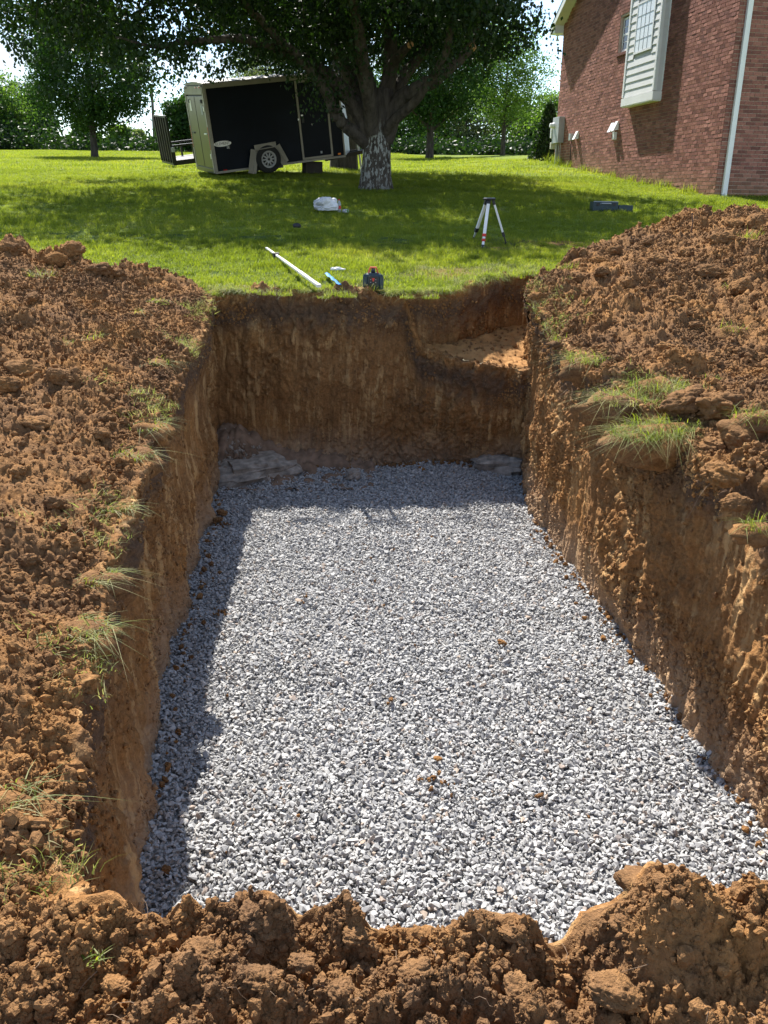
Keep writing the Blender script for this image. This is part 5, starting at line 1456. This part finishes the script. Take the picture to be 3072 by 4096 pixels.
# block under the trailer
q = at_y(1249, 663, 26.2); gz = float(surf(q[0], 26.2)[0]); M_WOOD = plain('old_timber', (.045, .04, .035), .9, 0, .2, 8)
hblk = max(.25, 2.06 + .15 * 2.6 - gz + .02)
tag(MB().box((q[0], 26.2, gz + hblk / 2 - .03), (.50, .3, hblk + .02), Matrix.Rotation(.45, 3, 'Z'), .01).build('timber_block', M_WOOD), 'dark timber block propped under the raised black trailer', 'block')

# ------------------------------------------------------------------ open utility trailer with ramp gate
q = at_y(699, 657, 29.3)
UZ = float(surf(q[0], 29.3)[0])
t = thing('utility_trailer', 'black open utility trailer with upright slatted ramp gate behind the cargo trailer', 'trailer', mat=frame(q, TA, TBv, TC))
M_BSTEEL = plain('black_steel', (.012, .012, .013), .4, 0, .2, 8); M_PLANK = plain('grey_deck', (.30, .29, .27), .9, 0, .2, 6)
UW, UL = 1.62, 3.2
mb = MB(); mb.box((UL / 2, .03, .03), (UL, .06, .14)); mb.box((UL / 2, UW - .03, .03), (UL, .06, .14)); mb.box((.03, UW / 2, .03), (.06, UW - .13, .14)); mb.box((UL - .03, UW / 2, .03), (.06, UW - .13, .14)); mb.build('bed_frame', M_BSTEEL, t)
for k in range(9): MB().box((UL / 2, .13 + k * .17, .085), (UL - .02, .16, .035)).build('deck_plank', M_PLANK, t)
for y_ in (.03, UW - .03):
    MB().bar((.03, y_, .52), (UL, y_, .52), .06, .06).build('top_rail', M_BSTEEL, t)
    for k in range(6): MB().bar((.05 + k * .62, y_, .10), (.05 + k * .62, y_, .49), .055, .055, (1, 0, 0)).build('rail_post', M_BSTEEL, t)
gate = MB().bar((0, .03, .0), (0, UW - .03, .0), .06, .06).build('ramp_gate', M_BSTEEL, t)
gm = MB(); gm.bar((-.02, .03, 1.36), (-.02, UW - .03, 1.36), .05, .05); gm.build('gate_top_bar', M_BSTEEL, gate)
for k in range(6): MB().bar((-.01, .04 + k * (UW - .08) / 5, .03), (-.02, .04 + k * (UW - .08) / 5, 1.34), .05, .07, (1, 0, 0)).build('gate_bar', M_BSTEEL, gate)
MB().box((.02, -.02, .42), (.1, .06, .14), None, .01).build('gate_latch', M_GREYP, t)
wheel((UL * .55, -.14, -.08), t, .33, .2); wheel((UL * .55, UW + .14, -.08), t, .33, .2, 1)
mb = MB(); mb.bar((UL * .55 - .5, -.14, .30), (UL * .55 + .5, -.14, .30), .24, .02); mb.build('fender', M_BSTEEL, t)
mb = MB(); mb.bar((UL * .55, -.1, -.08), (UL * .55, UW + .1, -.08), .06, .06); mb.bar((UL - .3, .1, 0), (UL + 1.1, UW / 2, 0), .05, .09); mb.bar((UL - .3, UW - .1, 0), (UL + 1.1, UW / 2, 0), .05, .09); mb.build('axle_and_tongue', M_BSTEEL, t)
mb = MB(); mb.box((UL * .62, UW * .35, .2), (.35, .3, .2), None, .02); mb.build('tool_box', M_BSTEEL, t)

# ------------------------------------------------------------------ brick house
HA = math.radians(8.5)
ud = (-math.sin(HA), math.cos(HA), 0); nd = (-math.cos(HA), -math.sin(HA), 0)
HC = np.array([7.15, 20.5, 1.60])
house = thing('brick_house', 'red brick house with grey siding box bay and white downspout', 'house', mat=frame(HC, ud, nd, (0, 0, 1)))
m, nt, p = newmat('red_brick')
gi_ = N(nt, 'ShaderNodeNewGeometry'); oi = N(nt, 'ShaderNodeObjectInfo')
ad = N(nt, 'ShaderNodeMath', operation='ADD'); nt.links.new(gi_.outputs['Random Per Island'], ad.inputs[0]); nt.links.new(oi.outputs['Random'], ad.inputs[1])
fr = N(nt, 'ShaderNodeMath', operation='FRACT'); nt.links.new(ad.outputs[0], fr.inputs[0])
r_ = ramp(nt, fr.outputs[0], [(0, (.18, .080, .065)), (.3, (.26, .112, .088)), (.7, (.31, .138, .106)), (1, (.37, .175, .135))])
n1 = noise(nt, gi_.outputs['Position'], 24, 5, .65)
c2 = ramp(nt, n1.outputs['Fac'], [(.3, (.72, .7, .7)), (.7, (1.2, 1.2, 1.2))])
mm = mixrgb(nt, 1, r_.outputs[0], c2.outputs[0], 'MULTIPLY')
sp = N(nt, 'ShaderNodeSeparateXYZ'); nt.links.new(gi_.outputs['Position'], sp.inputs[0])
n2 = noise(nt, gi_.outputs['Position'], 1.2, 4); 
# splashed clay stain low on the wall follows the rising ground
sl = N(nt, 'ShaderNodeMath', operation='MULTIPLY_ADD', inp={1: -.098}); nt.links.new(sp.outputs[1], sl.inputs[0]); nt.links.new(sp.outputs[2], sl.inputs[2])
s3 = N(nt, 'ShaderNodeMath', operation='MULTIPLY_ADD', inp={1: .5}); nt.links.new(n2.outputs['Fac'], s3.inputs[0]); nt.links.new(sl.outputs[0], s3.inputs[2])
mr = N(nt, 'ShaderNodeMapRange', inp={1: -.28, 2: .45, 3: .6, 4: 0}); nt.links.new(s3.outputs[0], mr.inputs[0])
c3 = mixrgb(nt, mr.outputs[0], mm.outputs[0], (.26, .165, .085))
nt.links.new(c3.outputs[0], p.inputs['Base Color']); p.inputs['Roughness'].default_value = .9; p.inputs['Specular IOR Level'].default_value = .2
bump(nt, p, n1.outputs['Fac'], .7, .006)
M_BRICK = m
M_MORTAR = plain('mortar', (.50, .42, .35), .95, 0, .12, 9, .5, .1)
M_SIDING = plain('grey_siding', (.66, .67, .67), .55, 0, .05, 3); M_SOFFIT = plain('cream_soffit', (.66, .64, .56), .6, 0, .05, 3)
M_TRIMW = plain('white_trim', (.80, .81, .81), .5, 0, .05, 3); M_SHING = plain('dark_shingle', (.04, .04, .045), .9, 0, .3, 30, .6)
M_METER = plain('grey_metal_box', (.40, .41, .41), .45, .3, .1, 4)
HW, EV, SLOPE = 11.15, 5.2, .55                # gable width, eave height, roof slope
RIDGE = EV + SLOPE * HW / 2
def gable_z(s): return EV + SLOPE * min(s, HW - s)
wall = MB()
for pg in ([(0, -1.2), (5.5, -1.2), (5.5, gable_z(5.5)), (0, EV)], [(5.5, -1.2), (6.42, -1.2), (6.42, 3.72), (5.5, 3.72)], [(5.5, 4.62), (6.42, 4.62), (6.42, gable_z(6.42)), (HW / 2, RIDGE), (5.5, gable_z(5.5))], [(6.42, -1.2), (HW, -1.2), (HW, EV), (6.42, gable_z(6.42))]):
    wall.prism(pg, 1, -.25, -.004)
wall_g = wall.build('gable_wall', M_MORTAR, house)
wl2 = MB(); wl2.box((.129, -5.13, (EV - 1.2) / 2), (.25, 9.75, EV + 1.2)); wall_f = wl2.build('side_wall', M_MORTAR, house)
wl3 = MB(); wl3.box((HW - .125, -5.13, (EV - 1.2) / 2), (.24, 9.75, EV + 1.2)); wl3.box((HW / 2, -9.9, (EV - 1.2) / 2), (HW - .5, .2, EV + 1.2)); wl3.build('back_wall', M_MORTAR, house)
CH, BL, J = .0805, .203, .0105
OPEN = [(5.50, 6.42, 3.72, 4.62)]
rb_ = random.Random(21)
def brick_box(mb, x0, x1, z0, z1, face, prd, gab=True):
    if gab:
        t0 = prd + rb_.uniform(-.003, .003); t1 = prd + rb_.uniform(-.003, .003); zt = rb_.uniform(-.0025, .0025)
        V = [(x0, -.003, z0), (x1, -.003, z0), (x1, -.003, z1), (x0, -.003, z1), (x0, t0 - zt, z0), (x1, t1 - zt, z0), (x1, t1 + zt, z1), (x0, t0 + zt, z1)]
        F = [(4, 7, 6, 5), (0, 4, 5, 1), (1, 5, 6, 2), (2, 6, 7, 3), (3, 7, 4, 0)]
    else:
        t0 = -prd + rb_.uniform(-.0015, .0015)
        V = [(.003, x0, z0), (.003, x1, z0), (.003, x1, z1), (.003, x0, z1), (t0, x0, z0), (t0, x1, z0), (t0, x1, z1), (t0, x0, z1)]
        F = [(4, 7, 6, 5), (0, 4, 5, 1), (1, 5, 6, 2), (2, 6, 7, 3), (3, 7, 4, 0)]
    mb.add(V, F)
gb = MB(); nco = int((RIDGE + .6) / CH)
for c in range(-7, nco):
    z0 = c * CH; z1 = z0 + CH - J
    s = -(BL / 2 if c % 2 else 0)
    while s < HW:
        a, b = max(s, 0.0) , min(s + BL - J, HW); s += BL
        if b - a < .03 or z1 > gable_z((a + b) / 2) - .02: continue
        if any(a < o1 and b > o0_ and z0 < zb and z1 > za for o0_, o1, za, zb in OPEN): 
            for o0_, o1, za, zb in OPEN:
                if a < o0_ - .03: b = o0_ - .004
                elif b > o1 + .03: a = o1 + .004
                else: a = b
            if b - a < .03: continue
        brick_box(gb, a, b, z0, z1, 0, .009)
tag(gb.build('bricks', M_BRICK, wall_g), kind='stuff')
# side wall bricks: the nearest 300 singly
fb_ = MB(); single = 0
for c in range(-7, int(EV / CH) - 1):
    z0 = c * CH; z1 = z0 + CH - J; y1 = (BL / 2 if c % 2 else 0) ; k = 0
    y = 0.0 if not c % 2 else BL / 2
    while y > -3.2:
        a, b = max(y - BL + J, -3.2), min(y, 0) ; y -= BL
        if b - a < .03: continue
        if a > -1.25 and c >= -5 and single < 300:
            q = MB(); brick_box(q, a, b, z0, z1, 0, .008, False); single += 1
            q.build('brick', M_BRICK, wall_f)
        else: brick_box(fb_, a, b, z0, z1, 0, .008, False)
tag(fb_.build('bricks', M_BRICK, wall_f), kind='stuff')
# roof
OV, EO = .32, .38
for sgn in (-1, 1):
    x0, x1 = (-EO, HW / 2) if sgn < 0 else (HW + EO, HW / 2)
    z0 = EV - SLOPE * EO + .05; z1 = RIDGE + .05
    mb = MB(); mb.add([(x0, OV + .03, z0 + .10), (x1, OV + .03, z1 + .10), (x1, -10.4, z1 + .10), (x0, -10.4, z0 + .10), (x0, OV + .03, z0 + .13), (x1, OV + .03, z1 + .13), (x1, -10.4, z1 + .13), (x0, -10.4, z0 + .13)],
                      [(0, 1, 2, 3), (4, 7, 6, 5), (0, 4, 5, 1), (1, 5, 6, 2), (2, 6, 7, 3), (3, 7, 4, 0)])
    rf = mb.build('roof', M_SHING, house)
    mb = MB(); mb.add([(x0, OV, z0 - .11), (x1, OV, z1 - .11), (x1, OV, z1 + .099), (x0, OV, z0 + .099), (x0, OV + .024, z0 - .11), (x1, OV + .024, z1 - .11), (x1, OV + .024, z1 + .099), (x0, OV + .024, z0 + .099)], [(0, 1, 2, 3), (4, 7, 6, 5), (0, 4, 5, 1), (1, 5, 6, 2), (2, 6, 7, 3), (3, 7, 4, 0)])
    mb.build('rake_board', M_TRIMW, rf)
    nso = 46
    for k in range(nso):
        u0, u1 = k / nso, (k + 1) / nso - .0016
        xa_, xb_ = x0 + (x1 - x0) * u0, x0 + (x1 - x0) * u1; za_, zb_ = z0 + (z1 - z0) * u0 - .07, z0 + (z1 - z0) * u1 - .07
        q = MB(); q.add([(xa_, .0, za_), (xb_, .0, zb_), (xb_, OV - .002, zb_), (xa_, OV - .002, za_), (xa_, .0, za_ + .02), (xb_, .0, zb_ + .02), (xb_, OV - .002, zb_ + .02), (xa_, OV - .002, za_ + .02)], [(0, 1, 2, 3), (4, 7, 6, 5), (0, 4, 5, 1), (1, 5, 6, 2), (2, 6, 7, 3), (3, 7, 4, 0)])
        q.build('soffit_panel', M_SOFFIT, rf)
    xm = -EO / 2 if sgn < 0 else HW + EO / 2
    MB().box((x0 + (-.012 if sgn < 0 else .012), -5.05, z0), (.024, 10.7, .2)).build('fascia', M_TRIMW, rf)
    MB().box((xm, OV / 2 - .005, z0 + .02), (EO - .03, OV - .03, .22)).build('eave_return', M_TRIMW, rf)
    MB().box((xm, -5.2, z0 - .085), (EO - .03, 10.0, .015)).build('eave_soffit', M_SOFFIT, rf)
mb = MB(); q = (HW + EO * .45, OV * .45, EV - SLOPE * EO - .17); mb.lathe([(.02, .07), (.03, .0), (.055, -.06), (.06, -.075)], 12, q); mb.box((q[0], q[1], q[2] + .09), (.09, .09, .03)); mb.build('flood_light', M_TRIMW, house)
# box bay with lap siding
B0, B1, BZ, BT_, BD = 3.30, 5.25, 2.32, 6.3, .215
bay = MB().box(((B0 + B1) / 2, BD / 2 - .01, (BZ + BT_) / 2), (B1 - B0 - .03, BD - .03, BT_ - BZ)).build('box_bay', M_SIDING, house)
WX0, WX1, WZ0, WZ1 = 3.74, 4.72, 3.53, 4.60
def lap(x0, x1, z0, h, name='siding_board'):
    q = MB(); y0 = BD - .012
    q.add([(x0, y0, z0), (x1, y0, z0), (x1, y0, z0 + h), (x0, y0, z0 + h), (x0, y0 + .022, z0), (x1, y0 + .022, z0), (x1, y0 + .005, z0 + h), (x0, y0 + .005, z0 + h)], [(0, 1, 2, 3), (4, 7, 6, 5), (0, 4, 5, 1), (1, 5, 6, 2), (2, 6, 7, 3), (3, 7, 4, 0)])
    q.build(name, M_SIDING, bay)
LH = .175; z = BZ + .19
while z < BT_ - .05:
    zz1 = z + LH
    if zz1 > WZ0 - .06 and z < WZ1 + .06:
        lap(B0 + .085, WX0 - .06, z, LH); lap(WX1 + .06, B1 - .085, z, LH)
    else: lap(B0 + .085, B1 - .085, z, LH)
    # narrow return side facing the side wall corner
    q = MB(); q.add([(B0 - .001, .03, z), (B0 + .012, .03, z), (B0 + .012, BD - .05, z), (B0 - .012, BD - .05, z), (B0 + .004, .03, z + LH), (B0 + .012, .03, z + LH), (B0 + .012, BD - .05, z + LH), (B0 + .004, BD - .05, z + LH)], [(0, 1, 2, 3), (4, 7, 6, 5), (0, 4, 5, 1), (1, 5, 6, 2), (2, 6, 7, 3), (3, 7, 4, 0)])
    q.build('siding_board', M_SIDING, bay)
    z = zz1
for c, s in ((((B0 + B1) / 2, BD + .006, BZ + .085), (B1 - B0 + .03, .034, .19)), ((B0 - .004, BD / 2, BZ + .085), (.03, BD, .19)), ((B0 + .04, BD + .004, (BZ + BT_) / 2 + .1), (.09, .032, BT_ - BZ - .2)), ((B1 - .04, BD + .004, (BZ + BT_) / 2 + .1), (.09, .032, BT_ - BZ - .2)),
             ((B0 - .004, BD - .03, (BZ + BT_) / 2 + .1), (.03, .07, BT_ - BZ - .2)), ((B0 - .003, .02, (BZ + BT_) / 2 + .1), (.026, .03, BT_ - BZ - .2)), ((B1 + .004, BD - .03, (BZ + BT_) / 2 + .1), (.03, .07, BT_ - BZ - .2)), (((B0 + B1) / 2, BD / 2, BZ - .02), (B1 - B0, BD, .03))):
    MB().box(c, s, None, .003).build('trim_board', M_TRIMW, bay)
m, nt, p = newmat('window_glass'); p.inputs['Roughness'].default_value = .12; p.inputs['Specular IOR Level'].default_value = .4
tcn = N(nt, 'ShaderNodeTexCoord'); wv = N(nt, 'ShaderNodeTexWave', wave_type='BANDS', bands_direction='Z', inp={'Scale': 9.5, 'Distortion': .15}); nt.links.new(tcn.outputs['Object'], wv.inputs['Vector'])
r_ = ramp(nt, wv.outputs['Fac'], [(.2, (.70, .74, .77)), (.7, (.84, .87, .88))]); nt.links.new(r_.outputs[0], p.inputs['Base Color'])
M_PANE = m
def window(par, x0, x1, z0, z1, y, nx, nz, glass, split=False, fw=.05):
    w = MB().box(((x0 + x1) / 2, y - .012, (z0 + z1) / 2), (x1 - x0 - .01, .01, z1 - z0 - .01)).build('window', M_BLACK, par)
    for c, s in ((((x0 + x1) / 2, y, z0 + fw / 2), (x1 - x0, .018, fw)), (((x0 + x1) / 2, y, z1 - fw / 2), (x1 - x0, .018, fw)), ((x0 + fw / 2, y, (z0 + z1) / 2), (fw, .018, z1 - z0 - 2 * fw)), ((x1 - fw / 2, y, (z0 + z1) / 2), (fw, .018, z1 - z0 - 2 * fw))): MB().box(c, s, None, .004).build('frame', M_TRIMW, w)
    xi0, xi1, zi0, zi1 = x0 + fw, x1 - fw, z0 + fw, z1 - fw
    for i in range(nx):
        for j in range(nz):
            a = xi0 + (xi1 - xi0) * i / nx; b = xi0 + (xi1 - xi0) * (i + 1) / nx; c = zi0 + (zi1 - zi0) * j / nz; d = zi0 + (zi1 - zi0) * (j + 1) / nz
            MB().box(((a + b) / 2, y - .002, (c + d) / 2), (b - a - .010, .006, d - c - .010)).build('pane', glass, w)
    mb = MB()
    for i in range(1, nx): mb.box((xi0 + (xi1 - xi0) * i / nx, y + .003, (zi0 + zi1) / 2), (.012, .006, zi1 - zi0))
    for j in range(1, nz):
        th = .05 if split and j == nz // 2 else .014
        mb.box(((xi0 + xi1) / 2, y + (.004 if th > .02 else .0034), zi0 + (zi1 - zi0) * j / nz), (xi1 - xi0, .016 if th > .02 else .0055, th))
    if nx > 1 or nz > 1: mb.build('muntin', M_TRIMW if split else M_GREYP, w)
    return w
window(bay, WX0 - .05, WX1 + .05, WZ0 - .05, WZ1 + .05, BD + .012, 4, 4, M_PANE)
w = window(house, 5.56, 6.34, 3.76, 4.58, -.07, 2, 4, M_GLASSD, True)
MB().box((5.96, .012, 3.69), (.98, .07, .07), None, .004).build('brick_sill', M_BRICK, w)
# meter box and services
mt = MB().box((10.66, .105, 2.07), (.62, .20, .78), None, .008).build('meter_box', M_METER, house)
MB().lathe([(.09, 0), (.09, .03), (.075, .05), (.072, .12), (.05, .14)], 18).build('meter', M_TRIMW, mt).matrix_local = Matrix.Translation((10.84, .205, 2.22)) @ Matrix.Rotation(math.radians(-90), 4, 'X')
MB().box((11.02, .13, 2.02), (.10, .22, .34), None, .015).build('telephone_box', M_TRIMW, mt); MB().box((11.02, .12, 1.62), (.10, .2, .2), None, .015).build('cable_box', M_SOFFIT, mt)
for x_, r0 in ((10.82, .045), (10.62, .014), (10.45, .012)):
    mb = MB(); mb.tube([(x_, .06, 1.7), (x_, .06, .75)], r0, 10); mb.build('conduit', M_METER, mt)
def hood(x_, z_, w=.16):
    q = MB(); q.add([(x_ - w / 2, .008, z_ - .10), (x_ + w / 2, .008, z_ - .10), (x_ + w / 2, .008, z_ + .12), (x_ - w / 2, .008, z_ + .12), (x_ - w / 2, .15, z_ - .12), (x_ + w / 2, .15, z_ - .12), (x_ + w / 2, .04, z_ + .12), (x_ - w / 2, .04, z_ + .12)], [(0, 1, 2, 3), (4, 7, 6, 5), (1, 5, 6, 2), (2, 6, 7, 3), (3, 7, 4, 0)])
    q.build('vent_hood', M_TRIMW, house)
hood(9.05, 1.83, .18); hood(6.20, 1.87, .2); hood(5.92, 1.89, .17)
MB().box((9.5, .06, 1.80), (.16, .11, .2), None, .01).build('outlet_box', M_METER, house)
mb = MB(); mb.tube([(9.5, .04, 1.7), (9.52, .03, 1.3), (9.5, .03, .8)], .012, 6); mb.build('cable', M_BLACK, house)
MB().box((5.95, .05, 1.64), (.13, .085, .2), None, .012).build('outlet_cover', M_TRIMW, house)
# downspout on the side wall
ds = MB().bar((-.060, -.19, -.02), (-.060, -.19, EV - .3), .11, .075, (1, 0, 0), .008).build('downspout', M_TRIMW, house)
MB().box((-.035, -.19, .06), (.10, .2, .02), None, .003).build('strap', M_TRIMW, ds)
mb = MB(); mb.lathe([(.062, -.22), (.062, -.10), (.07, -.09), (.07, -.02), (.058, .0)], 16, (-.062, -.19, 0)); mb.build('drain_adapter', M_TRIMW, ds)
# weeds at the foot of the gable wall
WG = 'weedy grass tuft at the foot of the brick gable wall'
for s_ in (.9, 2.2, 2.5, 3.4, 4.4, 5.6, 6.8, 7.9, 9.3, 10.3, 11.1):
    x0, y0 = HC[0] + ud[0] * s_ + nd[0] * .12, HC[1] + ud[1] * s_ + nd[1] * .12
    wl_ = 'beside the corner downspout' if s_ < 1.5 else 'below the grey box bay' if s_ < 5 else 'below the paired vent hoods' if s_ < 7 else 'near the single vent hood' if s_ < 10 else 'by the meter box conduit'
    q = thing('weed_tuft', ('tall ' if s_ > 10 else '') + 'weedy grass tuft at the foot of the gable wall ' + wl_, 'weed', (x0, y0, float(surf(x0, y0)[0])), 0, 'weeds ' + wl_)
    r = random.Random(int(s_ * 10)); V, F = blades(r, 70, .22, .24 if s_ < 10 else .4, .012, .7, 3); mk('blade_bunch', V, F, M_GRASS, q)
